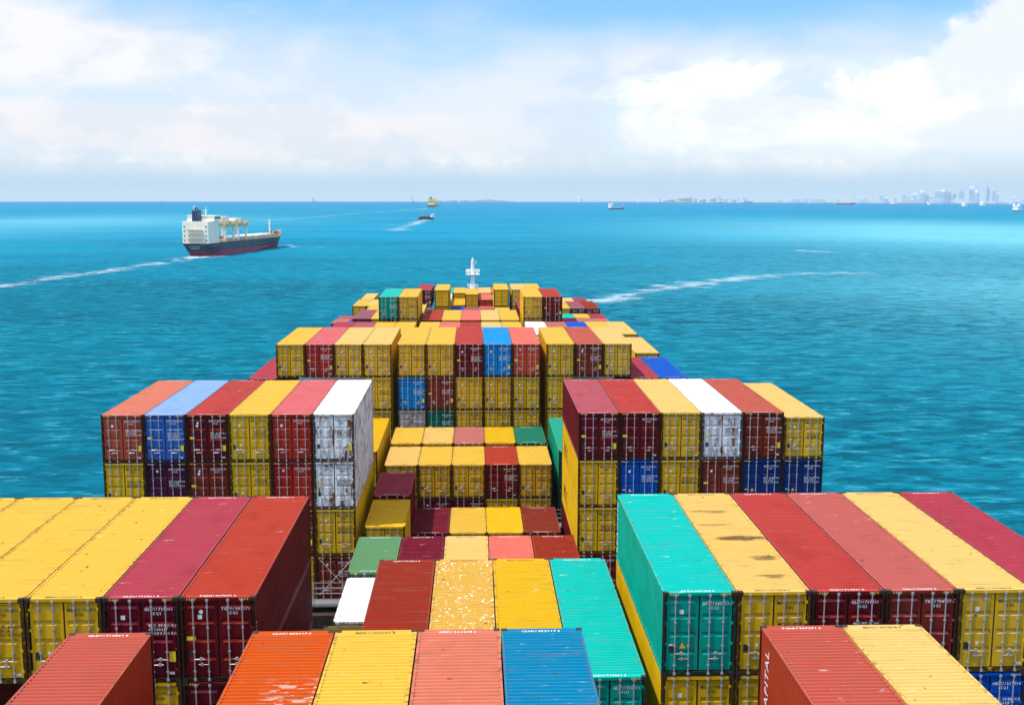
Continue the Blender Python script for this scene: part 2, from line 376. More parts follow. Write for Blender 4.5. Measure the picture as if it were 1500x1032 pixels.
trail([(44, 404), (75, 456), (119, 512), (153, 545), (198, 553)], 26, 22, FOAM_DRIFT, 'white foam streak on the water beside the container stacks')
trail([(225, 775), (250, 735), (285, 678)], 13, 8, FOAM_THIN, 'faint foam streak far off on the pale water')
trail([(-122, 2890), (-213, 2279), (-254, 1871), (-300, 1560)], 12, 34, FOAM_FAR, 'long pale wake of the yellow laden ship')
trail([(-71, 1640), (-76, 1420), (-84, 1170)], 16, 44, FOAM_FAR, 'pale wake spreading behind the small dark ship')
trail([(-70, 1600), (-95, 1420), (-126, 1250)], 5, 7, FOAM_FAR, 'thin side wake behind the small dark ship')

# ------------------------------------------------------------------ shipping containers
P, G = 2.48, 0.46
BAY = lambda i: 19.95+15.05*i
W2 = 1.219
def body_mesh(L, H, castings):
    b = MB(); hw = W2
    # corner posts, rails, end frames
    for sx in (-1, 1):
        x0, x1 = sorted((sx*hw, sx*(hw-0.09))); b.cur = 2
        b.box(x0, x1, 0.0, 0.10, 0.118 if castings else 0.0, H-0.118 if castings else H)
        b.box(x0, x1, L-0.10, L, 0.118 if castings else 0.0, H-0.118 if castings else H); b.cur = 0
        x0, x1 = sorted((sx*(hw-0.003), sx*(hw-0.075)))
        b.box(x0, x1, 0.10, L-0.10, H-0.082, H-0.012)
        b.box(x0, x1, 0.10, L-0.10, 0.02, 0.17)
    b.box(-hw+0.09, hw-0.09, 0.012, 0.11, H-0.122, H-0.010)      # door header
    b.cur = 2; b.box(-hw+0.09, hw-0.09, 0.012, 0.11, 0.025, 0.155); b.cur = 0          # door sill
    b.box(-hw+0.09, hw-0.09, L-0.11, L-0.012, H-0.122, H-0.010)
    b.box(-hw+0.09, hw-0.09, L-0.11, L-0.012, 0.025, 0.155)
    # corrugated roof, ribs across
    n = int((L-0.62)/0.209); y0 = 0.31; pitch = (L-0.62)/n
    hi, lo = H-0.012, H-0.058
    prof = [(0.105, hi-0.004), (y0-0.03, hi-0.004)]
    for i in range(n):
        y = y0+i*pitch
        prof += [(y, lo), (y+pitch*0.34, lo), (y+pitch*0.50, hi), (y+pitch*0.84, hi)]
    prof += [(L-0.31, lo), (L-0.28, hi-0.004), (L-0.105, hi-0.004)]
    xr = hw-0.074
    v = []; f = []
    for (y, z) in prof: v += [(-xr, y, z), (xr, y, z)]
    for i in range(len(prof)-1): f.append((2*i, 2*i+1, 2*i+3, 2*i+2))
    b.poly(v, f)
    # corrugated side walls
    n = int((L-0.24)/0.278); pitch = (L-0.24)/n
    for sx in (-1, 1):
        xo, xi = sx*(hw-0.012), sx*(hw-0.048)
        prof = [(0.09, xi)]
        for i in range(n):
            y = 0.12+i*pitch
            prof += [(y+pitch*0.0, xi), (y+pitch*0.25, xi), (y+pitch*0.50, xo), (y+pitch*0.75, xo)]
        prof += [(L-0.12, xi), (L-0.09, xi)]
        v = []; f = []
        for (y, x) in prof: v += [(x, y, 0.165), (x, y, H-0.078)]
        for i in range(len(prof)-1):
            q = (2*i, 2*i+1, 2*i+3, 2*i+2); f.append(q if sx < 0 else q[::-1])
        b.poly(v, f)
    b.face([(-hw+0.09, L-0.05, 0.15), (hw-0.09, L-0.05, 0.15), (hw-0.09, L-0.05, H-0.12), (-hw+0.09, L-0.05, H-0.12)][::-1])
    b.box(-hw+0.08, hw-0.08, 0.12, L-0.12, 0.12, 0.15)           # floor
    b.cur = 1
    b.face([(-hw+0.085, 0.115, 0.15), (hw-0.085, 0.115, 0.15), (hw-0.085, 0.115, H-0.12), (-hw+0.085, 0.115, H-0.12)])  # dark seal behind the doors
    if not castings:
        pass
    return b.mesh('container_body', [PAINT, SEAL, FRAME])
def door_mesh(H, sx, fine=True):
    """One door leaf: flat frame with pressed panels and horizontal grooves."""
    b = MB()
    x0, x1 = (-W2+0.140, -0.030) if sx < 0 else (0.030, W2-0.140)
    z0, z1 = 0.200, H-0.172
    yf, yr, yb = 0.050, 0.102, 0.112
    b.poly([(x0,yf,z0),(x1,yf,z0),(x1,yf,z1),(x0,yf,z1),(x0,yb,z0),(x1,yb,z0),(x1,yb,z1),(x0,yb,z1)], [(0,4,5,1),(1,5,6,2),(2,6,7,3),(3,7,4,0)])
    m0, m1 = x0+0.085, x1-0.085
    def strip(za, zb): b.face([(x0,yf,za),(x1,yf,za),(x1,yf,zb),(x0,yf,zb)])
    ng = 4
    zs = [z0+0.02+(z1-z0-0.04)*k/(ng) for k in range(ng+1)]
    prev = z0
    for k in range(ng):
        zc = zs[k+1] - (0.0 if k < ng-1 else 0.16)
        if k == ng-1: zc = z1-0.10
        g0, g1 = zc-0.115, zc+0.065
        strip(prev, g0)
        b.face([(x0,yf,g0),(m0,yf,g0),(m0,yf,g1),(x0,yf,g1)]); b.face([(m1,yf,g0),(x1,yf,g0),(x1,yf,g1),(m1,yf,g1)])
        b.face([(m0,yf,g0),(m1,yf,g0),(m1-0.02,yr,g0+0.075),(m0+0.02,yr,g0+0.075)])
        b.face([(m0+0.02,yr,g0+0.075),(m1-0.02,yr,g0+0.075),(m1-0.02,yr,g1-0.045),(m0+0.02,yr,g1-0.045)])
        b.face([(m0+0.02,yr,g1-0.045),(m1-0.02,yr,g1-0.045),(m1,yf,g1),(m0,yf,g1)])
        b.face([(m0,yf,g0),(m0+0.02,yr,g0+0.075),(m0+0.02,yr,g1-0.045),(m0,yf,g1)])
        b.face([(m1-0.02,yr,g0+0.075),(m1,yf,g0),(m1,yf,g1),(m1-0.02,yr,g1-0.045)])
        prev = g1
    strip(prev, z1)
    if fine:                                   # hinges on the outer edge
        xh = x0 if sx < 0 else x1
        for q in (0.08, 0.36, 0.64, 0.92):
            z = z0+(z1-z0)*q
            a, c = sorted((xh+sx*0.075, xh-sx*0.03)); b.box(a, c, 0.018, 0.052, z-0.045, z+0.045)
    return b.mesh('container_door', [PAINT])
def bar_mesh(H, handle):
    """A galvanised locking bar with its cams, guides and (handle: -1, 1 side) lever; origin on its axis."""
    b = MB(); y = 0.016
    b.tube((0, y, 0.06), (0, y, H-0.05), 0.021, 7)
    for z in (0.075, H-0.115): b.box(-0.045, 0.045, -0.014, 0.045, z-0.035, z+0.05)
    for z in (0.36, H*0.36, H*0.64, H-0.34): b.box(-0.040, 0.040, -0.006, 0.047, z-0.030, z+0.030)
    if handle:
        z = 0.78 if abs(handle) == 1 else 0.60
        s = 1 if handle > 0 else -1
        b.tube((0, y-0.012, z), (s*0.33, y-0.025, z+0.012), 0.016, 6)
        b.box(min(s*0.18, s*0.26), max(s*0.18, s*0.26), -0.02, 0.045, z-0.04, z+0.06)
    return b.mesh('locking_bar', [GALV])
def casting_mesh():
    b = MB(); b.box(-0.089, 0.089, -0.081, 0.081, 0.0, 0.118)
    b2 = MB(); b2.v, b2.f, b2.mi = list(b.v), list(b.f), list(b.mi)
    b2.cur = 1
    for (x, y) in ((0, -0.0815), (0, 0.0815)):
        b2.face([(-0.04, y, 0.035), (0.04, y, 0.035), (0.04, y, 0.085), (-0.04, y, 0.085)][:: (1 if y < 0 else -1)])
    for x in (-0.0895, 0.0895):
        b2.face([(x, -0.03, 0.035), (x, 0.03, 0.035), (x, 0.03, 0.085), (x, -0.03, 0.085)])
    b2.face([(-0.03, -0.055, 0.1185), (0.03, -0.055, 0.1185), (0.03, 0.055, 0.1185), (-0.03, 0.055, 0.1185)])
    return b2.mesh('corner_casting', [CAST, DPLATE])
def hazard_mesh(H, side):
    b = MB()
    for s in (side,):
        for k in range(5):
            x = s*(W2-0.13-k*0.085) - (0.055 if s > 0 else 0)
            b.face([(x, 0.009, H-0.100), (x+0.042, 0.009, H-0.100), (x+0.062, 0.009, H-0.030), (x+0.020, 0.009, H-0.030)])
    return b.mesh('hazard_stripe', [STRIPE])
def quad(name, x0, x1, z0, z1, m_, y=0.046, tri=False, rnd=False):
    b = MB()
    if tri == 'up': b.face([(x0, y, z0), (x1, y, z0), ((x0+x1)/2, y, z1)])
    elif tri: b.face([(x0, y, z1), ((x0+x1)/2, y, z0), (x1, y, z1)])
    elif rnd:
        cx_, cz_, r = (x0+x1)/2, (z0+z1)/2, (x1-x0)/2
        b.face([(cx_+r*math.cos(a*math.pi/6), y, cz_+r*math.sin(a*math.pi/6)) for a in range(12)])
    else: b.box(x0, x1, y-0.003, y+0.004, z0, z1)
    return b.mesh(name, [m_])
_cache = {}
def cached(key, fn):
    if key not in _cache: _cache[key] = fn()
    return _cache[key]

# writing: built-in font turned into meshes once, shared afterwards
TEXT = {}
def want(key, lines, size, m_, lead=1.25):
    if key in TEXT: return
    c = bpy.data.curves.new('lettering', 'FONT'); c.body = lines; c.size = size; c.resolution_u = 1
    c.space_line = lead; c.space_word = 0.55; c.space_character = 1.08; c.align_x = 'LEFT'
    c.offset = 0.0025 if size < 0.2 else 0.004
    o = bpy.data.objects.new('lettering', c); COL.objects.link(o); TEXT[key] = (o, m_)
def bake_text():
    bpy.context.view_layer.update(); dg = bpy.context.evaluated_depsgraph_get()
    for k, (o, m_) in list(TEXT.items()):
        me = bpy.data.meshes.new_from_object(o.evaluated_get(dg)); me.name = 'lettering'
        me.materials.clear(); me.materials.append(m_)
        me.polygons.foreach_set('material_index', [0]*len(me.polygons))
        TEXT[k] = me
    for o in [o for o in COL.objects if o.type == 'FONT']:
        cu = o.data; bpy.data.objects.remove(o); bpy.data.curves.remove(cu)

C = {  # colour: (paint RGB, roof wear, words)
 'Y': ((0.680, 0.385, 0.008), 0.45, 'mustard yellow'), 'YP': ((0.69, 0.395, 0.018), 0.85, 'pale sun bleached yellow'),
 'YW': ((0.68, 0.39, 0.010), 0.75, 'stained yellow'), 'YD': ((0.68, 0.385, 0.006), 0.10, 'deep yellow'),
 'M': ((0.115, 0.005, 0.010), 0.95, 'maroon'), 'MP': ((0.120, 0.004, 0.012), 0.95, 'burgundy'), 'MD': ((0.130, 0.004, 0.022), 0.25, 'dark burgundy'),
 'BR': ((0.180, 0.021, 0.014), 0.9, 'brick red'), 'MR': ((0.110, 0.006, 0.009), 0.92, 'dark red'), 'R': ((0.135, 0.007, 0.008), 0.75, 'red'), 'RB': ((0.37, 0.020, 0.010), 0.9, 'bright red'),
 'T': ((0.190, 0.026, 0.013), 0.38, 'rust brown'), 'TD': ((0.175, 0.022, 0.009), 0.35, 'reddish brown'),
 'S': ((0.400, 0.075, 0.036), 0.45, 'salmon pink'), 'SR': ((0.360, 0.040, 0.015), 0.55, 'faded salmon red'), 'CO': ((0.50, 0.060, 0.022), 0.55, 'coral red'),
 'O': ((0.560, 0.088, 0.002), 0.0, 'orange'), 'G': ((0.000, 0.320, 0.225), 0.15, 'teal green'),
 'DG': ((0.004, 0.150, 0.085), 0.10, 'dark green'), 'GG': ((0.120, 0.235, 0.115), 0.25, 'weathered grey green'),
 'B': ((0.000, 0.075, 0.400), 0.10, 'blue'), 'LB': ((0.000, 0.135, 0.300), 0.0, 'sea blue'), 'SB': ((0.00, 0.22, 0.60), 0.25, 'bright sky blue'),
 'BF': ((0.030, 0.110, 0.380), 1.0, 'faded blue'), 'N': ((0.004, 0.030, 0.150), 0.2, 'navy blue'),
 'W': ((0.780, 0.790, 0.790), 0.0, 'white'), 'WG': ((0.50, 0.47, 0.43), 0.2, 'dirty white'), 'P': ((0.060, 0.006, 0.034), 0.7, 'dark purple'),
 'PP': ((0.150, 0.035, 0.055), 0.9, 'dusky mauve'), 'SP': ((0.56, 0.315, 0.045), 0.55, 'yellow'), 'PK': ((0.40, 0.125, 0.095), 0.35, 'faded pink'), 'GR': ((0.005, 0.270, 0.155), 0.1, 'mid green'),
}
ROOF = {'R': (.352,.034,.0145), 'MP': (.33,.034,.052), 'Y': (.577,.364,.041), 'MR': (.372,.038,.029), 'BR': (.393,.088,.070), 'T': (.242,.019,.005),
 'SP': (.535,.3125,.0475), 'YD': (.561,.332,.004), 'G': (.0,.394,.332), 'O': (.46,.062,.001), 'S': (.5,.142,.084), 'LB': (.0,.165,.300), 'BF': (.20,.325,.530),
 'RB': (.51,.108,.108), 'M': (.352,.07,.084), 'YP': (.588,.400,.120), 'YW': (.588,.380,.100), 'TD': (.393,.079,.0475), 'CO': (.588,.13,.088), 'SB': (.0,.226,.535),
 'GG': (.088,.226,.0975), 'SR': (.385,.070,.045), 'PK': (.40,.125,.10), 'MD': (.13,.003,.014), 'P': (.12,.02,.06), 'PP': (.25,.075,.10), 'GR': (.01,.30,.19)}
YEL = {'Y', 'YP', 'YW', 'YD', 'SP'}; PALE = YEL | {'W', 'WG'}
CODES = {'Y': ['MSCU 357878 5', 'MEDU 202053 8', 'MSCU 785126 1', 'MEDU 418820 6'], 'o': ['TGHU 307271 6', 'GLDU 710861 4', 'TRLU 704437 4', 'GESU 561208 2', 'TCNU 883140 7', 'CLHU 452917 3']}
LIST = []
def cont(bay, side, k, top, col, L=40, half=None, H=2.896, lod=None, paint=None, code=None, block=None, note=''):
    LIST.append(dict(bay=bay, side=side, k=k, top=top, col=col, L=L, half=half, H=H, lod=lod, paint=paint, code=code, block=block, note=note))
def row(bay, side, ks, top, cols, **kw):
    for k, c in zip(ks, cols.split()): cont(bay, side, k, top, c, **kw)
T1, PT = -13.05, 2.916
T2, T3, T4 = T1-PT, T1-2*PT, T1-3*PT
# bay 0: cut by the bottom edge of the photograph
row(0, 'L', [1], T1, 'SR', block='at the bottom edge beside the yellow row', note='red orange')
cont(0, 'C', -2, T1, 'O', paint='scuff', block='row along the bottom edge')
row(0, 'C', [-1, 0, 1], T1, 'Y S LB', block='row along the bottom edge')
row(0, 'R', [1, 2], T1, 'SR YP', block='pair at the bottom edge before the green one')
# bay 1
row(1, 'L', [0, 1, 2, 3, 4, 5], T1, 'R MP Y Y Y Y', block='front left block')
row(1, 'L', [0, 1, 4], T2, 'M YD T', block='front left block')
row(1, 'R', [0, 2, 3, 4, 5], T1, 'G MR BR YP MP', block='front right block'); cont(1, 'R', 1, T1, 'YW', paint='stain', block='front right block')
row(1, 'R', [0, 1, 4, 5], T2, 'YD Y B N', block='front right block')
cont(1, 'C', -1, -15.95, 'T', block='low middle row between the front blocks'); cont(1, 'C', 0, -15.95, 'SP', paint='fleck', block='low middle row between the front blocks')
cont(1, 'C', 1, -15.95, 'YD', block='low middle row between the front blocks'); cont(1, 'C', 2, -15.95, 'G', block='low middle row between the front blocks')
cont(1, 'C', -2, -18.95, 'Y', block='sunk behind the orange one at the bottom edge')
# bay 2, deep in the middle
row(2, 'C', [-2, -1, 0, 1, 2], -19.65, 'GG MD YP CO T', L=20, half='far', block='first row down in the central well')
cont(2, 'C', -2, -19.92, 'W', L=20, half='near', paint='rusty', H=2.591, block='low in the well before the grey green one')
# bay 3
row(3, 'L', [5, 4, 3, 2, 1], T1, 'S BF MR Y RB', block='middle left block'); cont(3, 'L', 0, T1, 'W', paint='rusty', block='middle left block')
row(3, 'L', [5, 4, 3, 2, 1], T2, 'Y P TD Y RB', block='middle left block'); cont(3, 'L', 0, T2, 'W', paint='rusty', block='middle left block')
row(3, 'L', [1, 0], T3, 'TD Y', block='middle left block'); row(3, 'L', [1, 0], T4, 'Y TD', block='middle left block')
row(3, 'R', [0, 1, 2], T1, 'M MR YP', block='middle right block'); cont(3, 'R', 3, T1, 'W', paint='rusty', block='middle right block')
cont(3, 'R', 4, T1, 'TD', block='middle right block'); cont(3, 'R', 5, T1-0.305, 'YP', H=2.591, block='middle right block')
row(3, 'R', [0, 1, 2, 3, 4, 5], T2, 'Y B Y T N N', block='middle right block')
row(3, 'R', [0], T3, 'Y', block='middle right block'); row(3, 'R', [0], T4, 'R', block='middle right block')
row(3, 'C', [-1, 0, 1, 2], -22.30, 'MD Y YD TD', L=20, half='far', H=2.591, block='second row down in the central well')
cont(3, 'C', -2, -19.70, 'MP', L=20, half='far', block='beside the white stack in the well'); cont(3, 'C', -2, -22.62, 'MD', L=20, half='far', H=2.2, block='beside the white stack in the well')
cont(3, 'C', -2, -19.95, 'YD', L=20, half='near', block='beside the brown and white stack in the well'); cont(3, 'C', -2, -22.87, 'Y', L=20, half='near', H=2.2, block='beside the brown and white stack in the well')
# bay 4
row(4, 'C', [-2, -1, 0, 1, 2], -19.90, 'YW Y Y R Y', L=20, half='near', H=2.591, block='third row down in the central well')
row(4, 'C', [-2, -1, 0, 1, 2], -22.52, 'Y MD MD Y Y', L=20, half='near', H=2.591, block='third row down in the central well')
row(4, 'C', [-2, -1, 0, 1, 2], -19.66, 'Y YW PK YD DG', L=20, half='far', block='fourth row down in the central well')
row(4, 'L', [0], -18.86, 'YD', block='left edge of the central well'); row(4, 'L', [0], -18.86-PT, 'Y', block='left edge of the central well')
row(4, 'R', [0], -18.90, 'GR', block='right edge of the central well', note='white marked'); row(4, 'R', [0], -18.90-PT, 'DG', block='right edge of the central well')
# bay 5: the wide wall
row(5, 'L', [3, 2, 1, 0], T1+0.06, 'Y RB YP YP', block='left of the wide far wall'); row(5, 'L', [4], T2, 'MP', block='left end of the wide far wall')
row(5, 'C', [-2, -1, 0, 1, 2], T1+0.06, 'Y Y MR SB CO', block='middle of the wide far wall')
row(5, 'R', [0, 1, 2], T1+0.06, 'Y TD YP', block='right of the wide far wall'); row(5, 'R', [3, 4], T2, 'MP B', block='right end of the wide far wall')
row(5, 'L', [0], T2+0.06, 'Y', block='left of the wide far wall'); row(5, 'L', [0], T3+0.06, 'Y', block='left of the wide far wall')
row(5, 'C', [-2, -1, 0, 1, 2], T2+0.06, 'SB T Y Y Y', block='middle of the wide far wall')
cont(5, 'C', -2, T3+0.06, 'WG', block='middle of the wide far wall', paint='rusty'); row(5, 'C', [-1, 0, 1, 2], T3+0.06, 'DG Y Y Y', block='middle of the wide far wall')
row(5, 'R', [0], T2+0.06, 'Y', block='right of the wide far wall'); row(5, 'R', [0], T3+0.06, 'Y', block='right of the wide far wall')
# bays 6 and 7 just behind it
cont(6, 'R', 0, T2, 'W', block='in the gap behind the coral red one'); cont(6, 'R', 4, T2, 'YP', block='just past the bright blue roof')
row(7, 'L', [3, 2, 1, 0], T2, 'MP M Y Y', block='row behind the left of the wide wall')
row(7, 'C', [-2, -1, 0, 1, 2], T2, 'Y CO R YP Y', block='row behind the middle of the wide wall')
row(7, 'R', [0, 1, 2, 3, 4], T2, 'W PK B Y YP', block='row behind the right of the wide wall')
# bay 8: two tall pairs with a low row between
row(8, 'L', [1, 0], T1-0.08, 'G Y', block='tall pair left of the white mast'); row(8, 'L', [1, 0], T2-0.08, 'M Y', block='tall pair left of the white mast')
row(8, 'R', [0, 1], T1-0.08, 'Y R', block='tall pair right of the white mast'); row(8, 'R', [0, 1], T2-0.08, 'Y M', block='tall pair right of the white mast')
row(8, 'C', [-2, -1, 0, 1, 2], -16.08, 'R Y CO YP Y', block='low row between the two tall pairs')
# bays 9 to 13 towards the bow
row(9, 'L', [3, 2], -17.6, 'PP Y', block='low pair left of the far teal one'); row(9, 'L', [0], -16.8, 'Y', block='between the tall left pair and the far burgundy one'); row(9, 'R', [0], -16.25, 'MP', block='tucked behind the tall right pair')
cont(10, 'L', 5, -20.0, 'PK', L=20, half='near', block='outer left near the far bow'); cont(10, 'L', 4, -20.0, 'B', L=20, half='near', block='outer left near the far bow')
cont(10, 'L', 5, -20.2, 'M', L=20, half='far', block='outer left near the far bow'); cont(10, 'L', 3, -18.4, 'Y', block='just left of the far teal one')
row(10, 'R', [3, 4, 5], -19.9, 'G Y MP', L=20, half='far', block='low row right of the tall right pair'); row(10, 'R', [3, 4, 5], -19.95, 'MD PK PK', L=20, half='near', block='lowest row right of the tall right pair')
row(10, 'C', [0, 1, 2], -18.85, 'PP M Y', block='strip behind the low middle row')
row(11, 'L', [0], -16.25, 'MP', block='tall pair behind, left of the mast'); row(11, 'C', [-2], -16.25, 'Y', block='tall pair behind, left of the mast')
row(11, 'C', [-2], -16.25-PT, 'Y', block='under the far yellow tower left of the mast'); row(11, 'C', [2], -16.15-PT, 'Y', block='under the tall trio right of the mast'); row(11, 'R', [0, 1], -16.15-PT, 'Y M', block='under the tall trio right of the mast')
row(11, 'C', [2], -16.15, 'Y', block='tall trio behind, right of the mast'); row(11, 'R', [0, 1], -16.15, 'YP Y', block='tall trio behind, right of the mast')
row(11, 'C', [-1, 1], -20.2, 'B CO', block='sunk in the gap below the mast'); row(11, 'R', [3, 4, 5], -19.3, 'Y PP T', block='group at the far right edge of the bow')
row(12, 'C', [0], -18.3, 'Y', block='right below the white mast'); row(12, 'C', [-1], -20.25, 'YD', block='lower, left of the one below the mast')
row(12, 'C', [1], -19.3, 'CO', block='lower, right of the one below the mast'); row(12, 'C', [-2], -19.3, 'W', block='sliver behind the far yellow tower'); row(12, 'C', [2], -19.5, 'YP', block='sliver beside the far right trio')
row(12, 'L', [5, 4], -20.4, 'Y YP', block='far left end of the bow'); row(12, 'R', [4, 5], -20.1, 'YP MP', block='farthest row on the right')
row(13, 'C', [-1, 1], -19.4, 'Y YP', block='farthest row beside the mast'); row(13, 'C', [-2, 2], -19.4, 'G CO', block='farthest row beside the mast'); row(13, 'L', [5], -20.6, 'YP', block='farthest row at the left end')

def xpos(side, k):
    if side == 'C': return k*P
    return (2.5*P+G+(k+0.5)*P)*(1 if side == 'R' else -1)
for c in LIST:
    c['x'] = xpos(c['side'], c['k']); c['len'] = 12.192 if c['L'] == 40 else 6.058
    c['y'] = BAY(c['bay']) + (12.192-6.058 if c['half'] == 'far' else 0.0)
    c['lod'] = 2 if c['bay'] <= 1 else (1 if c['bay'] <= 5 or (c['bay'] in (8, 11) and c['side'] != 'C') else 0)
ORD = ['first', 'second', 'third', 'fourth', 'fifth', 'sixth']
TIER = ['top tier', 'second tier down', 'third tier down', 'fourth tier down']
def labels():
    blocks = {}
    for c in LIST: blocks.setdefault(c['block'], []).append(c)
    for blk, cs in blocks.items():
        tops = []
        for c in sorted(cs, key=lambda c: -c['top']):
            if not tops or tops[-1]-c['top'] > 1.2: tops.append(c['top'])
        rows = {}
        for c in cs:
            c['tier'] = min(range(len(tops)), key=lambda i: abs(tops[i]-c['top'])); rows.setdefault(c['tier'], []).append(c)
        for ti, r in rows.items():
            r.sort(key=lambda c: c['x'])
            same = {}
            for i, c in enumerate(r): same[c['col']] = same.get(c['col'], 0)+1
            for i, c in enumerate(r):
                words = C[c['col']][2]
                if c['paint'] == 'rusty': words = 'rust stained '+words
                if c['paint'] == 'fleck': words = 'white flecked '+words
                if c['paint'] == 'scuff': words = 'grey scuffed '+words
                if c['note']: words = c['note']+(' '+words if c['note'] == 'white marked' else '')
                pos = ''
                if len(r) > 1: pos = 'leftmost' if i == 0 else ('rightmost' if i == len(r)-1 else ORD[i]+' from left')
                tr = TIER[ti] if len(tops) > 1 else ''
                blkw = c['block']
                parts = [words+' container', ', '.join(x for x in (pos, tr) if x), blkw]
                c['label'] = ', '.join(x for x in parts if x)
labels()
seen = {}
for c in LIST:
    if c['label'] in seen: print('DUPLICATE LABEL', c['label'])
    if len(c['label'].replace(',', '').split()) > 16: print('LONG LABEL', c['label'])
    seen[c['label']] = 1

# lettering requests
rng = random.Random(3)
for i, c in enumerate(LIST):
    fam = 'Y' if c['col'] in YEL else 'o'
    c['m'] = BLACK if c['col'] in PALE else WHITE
    c['code'] = {('R', 0, 'G'): 'BPTU 649153 0'}.get((c['side'], c['k'], c['col']), CODES[fam][(i*7+c['k']) % len(CODES[fam])]) if c['lod'] else None
    if c['bay'] == 1 and c['side'] == 'L' and c['k'] == 0: c['code'] = 'TGHU 307271 6'
    if c['bay'] == 1 and c['side'] == 'L' and c['k'] == 1: c['code'] = 'GLDU 710861 4'
    if c['bay'] == 1 and c['side'] == 'R' and c['k'] == 3: c['code'] = 'TRLU 704437 4'
    if c['col'] == 'B' and c['lod'] == 2: c['code'] = 'HNKU 519494 3'
    if c['lod']:
        want(('code', c['code'], c['m'].name), c['code']+'\n       45G1', 0.150, c['m'], 1.0)
        want(('wt', c['m'].name, 0), 'MAX.WT. 32.500 KG\nTARE 3.880 KG\nNET 28.620 KG\nCU.CAP. 76.4 CU.M', 0.112, c['m'], 1.0)
        want(('wt', c['m'].name, 1), 'M.G. 30.480 KG\n67.200 LB\nTARE 3.900 KG', 0.135, c['m'], 1.0)
    if c['lod'] == 2 or c['bay'] in (2, 3): want(('roof', c['code'], 'r'+('k' if c['col'] in YEL else 'w')), c['code'], 0.17, BLACK if c['col'] in YEL else WHITE)
want('CAPITAL', 'CAPITAL', 0.62, WHITE); want('BEACON', 'BEACON', 0.62, WHITE)
want('MSC', 'MSC', 1.45, BLACK); want('side', 'T G H U 3 0 7 2 7 1 6', 0.2, WHITE)
bake_text()
PAINTS = {None: PAINT, 'rusty': PAINT_RUSTY, 'fleck': PAINT_FLECK, 'scuff': PAINT_SCUFF, 'stain': PAINT_STAIN}
def set_paint(o, paint):
    if paint:
        o.material_slots[0].link = 'OBJECT'; o.material_slots[0].material = PAINTS[paint]
casting = casting_mesh()
def build_container(c):
    L, H, lod = c['len'], c['H'], c['lod']
    root = empty('shipping_container', (c['x'], c['y'], c['top']-H))
    tag(root, c['label'], 'container', 'shipping containers stacked on the deck')
    rgb, wear, _ = C[c['col']]; color = (*rgb, wear)
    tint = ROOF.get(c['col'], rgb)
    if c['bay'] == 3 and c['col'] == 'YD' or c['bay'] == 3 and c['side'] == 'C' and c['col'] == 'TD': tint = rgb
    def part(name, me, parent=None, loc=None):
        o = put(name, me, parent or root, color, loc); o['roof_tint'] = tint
        return o
    body = part('body', cached(('body', L, H, lod), lambda: body_mesh(L, H, lod == 2))); set_paint(body, c['paint'])
    dl = part('door', cached(('door', H, -1, lod), lambda: door_mesh(H, -1, lod > 0))); set_paint(dl, c['paint'])
    dr = part('door', cached(('door', H, 1, lod), lambda: door_mesh(H, 1, lod > 0))); set_paint(dr, c['paint'])
    if lod == 0: return root
    for d, x, hd in ((dl, -0.80, 1), (dl, -0.34, -2), (dr, 0.34, 2), (dr, 0.80, -1)):
        part('locking_bar', cached(('bar', H, hd if lod == 2 else hd), lambda: bar_mesh(H, hd)), d, (x, 0, 0))
    def text(key, parent, loc, name='lettering', rot=(math.pi/2, 0, 0)):
        o = part(name, TEXT[key], parent); o.location = loc; o.rotation_euler = rot; return o
    text(('code', c['code'], c['m'].name), dr, (0.10, 0.044, H*0.845))
    r = random.Random(c['label'])
    if r.random() < 0.8: text(('wt', c['m'].name, r.randrange(2)), dr, (0.12+0.1*r.random(), 0.044, H*(0.655-0.06*r.randrange(2))))
    part('data_plate', cached(('plate', H), lambda: quad('data_plate', -0.98, -0.80, H*0.285, H*0.37, PLATE if r.random() < .6 else DPLATE)), dl)
    if c['col'] in YEL: part('sticker', cached(('wtri', H), lambda: quad('sticker', -0.60, -0.46, H*0.33, H*0.375, WHITE, tri=True)), dl)
    elif c['col'] in ('G', 'B', 'N', 'LB'):
        part('sticker', cached(('atri', H), lambda: quad('sticker', -0.66, -0.44, H*0.33, H*0.40, AMBER, tri='up')), dl)
        part('sticker', cached(('wstrip', H), lambda: quad('sticker', -1.0, -0.86, H*0.36, H*0.38, WHITE)), dl)
    else:
        if r.random() < 0.6: part('sticker', cached(('lem', H), lambda: quad('sticker', -1.04, -0.74, H*0.49, H*0.535, LEMON)), dl)
        if r.random() < 0.5: part('sticker', cached(('whr', H), lambda: quad('sticker', -0.62, -0.48, H*0.80, H*0.85, WHITE, rnd=True)), dl)
        if r.random() < 0.5: part('sticker', cached(('yel2', H), lambda: quad('sticker', 0.86, 1.06, H*0.24, H*0.36, LEMON)), dr)
    if r.random() < 0.7: part('sticker', cached(('low', H), lambda: quad('sticker', 0.84, 1.00, H*0.09, H*0.12, WHITE)), dr)
    if r.random() < 0.35: part('sticker', cached(('wh2', H), lambda: quad('sticker', -0.66, -0.52, H*0.74, H*0.79, WHITE)), dl)
    if H > 2.7 and lod:
        for q in (-1, 1): part('hazard_stripe', cached(('haz', H, q), lambda: hazard_mesh(H, q)))
    key = ('roof', c['code'], 'r'+('k' if c['col'] in YEL else 'w'))
    if key in TEXT:
        text(key, body, (-0.62, 0.12, H-0.010), 'roof_lettering', (0, 0, 0))
        text(key, body, (-0.62, L-0.27, H-0.010), 'roof_lettering', (0, 0, 0))
    if lod == 2:
        for sx in (-1, 1):
            for yy in (0.079, L-0.079):
                for zz in (-0.001, H-0.117):
                    part('corner_casting', casting, None, (sx*(W2-0.0875), yy, zz))
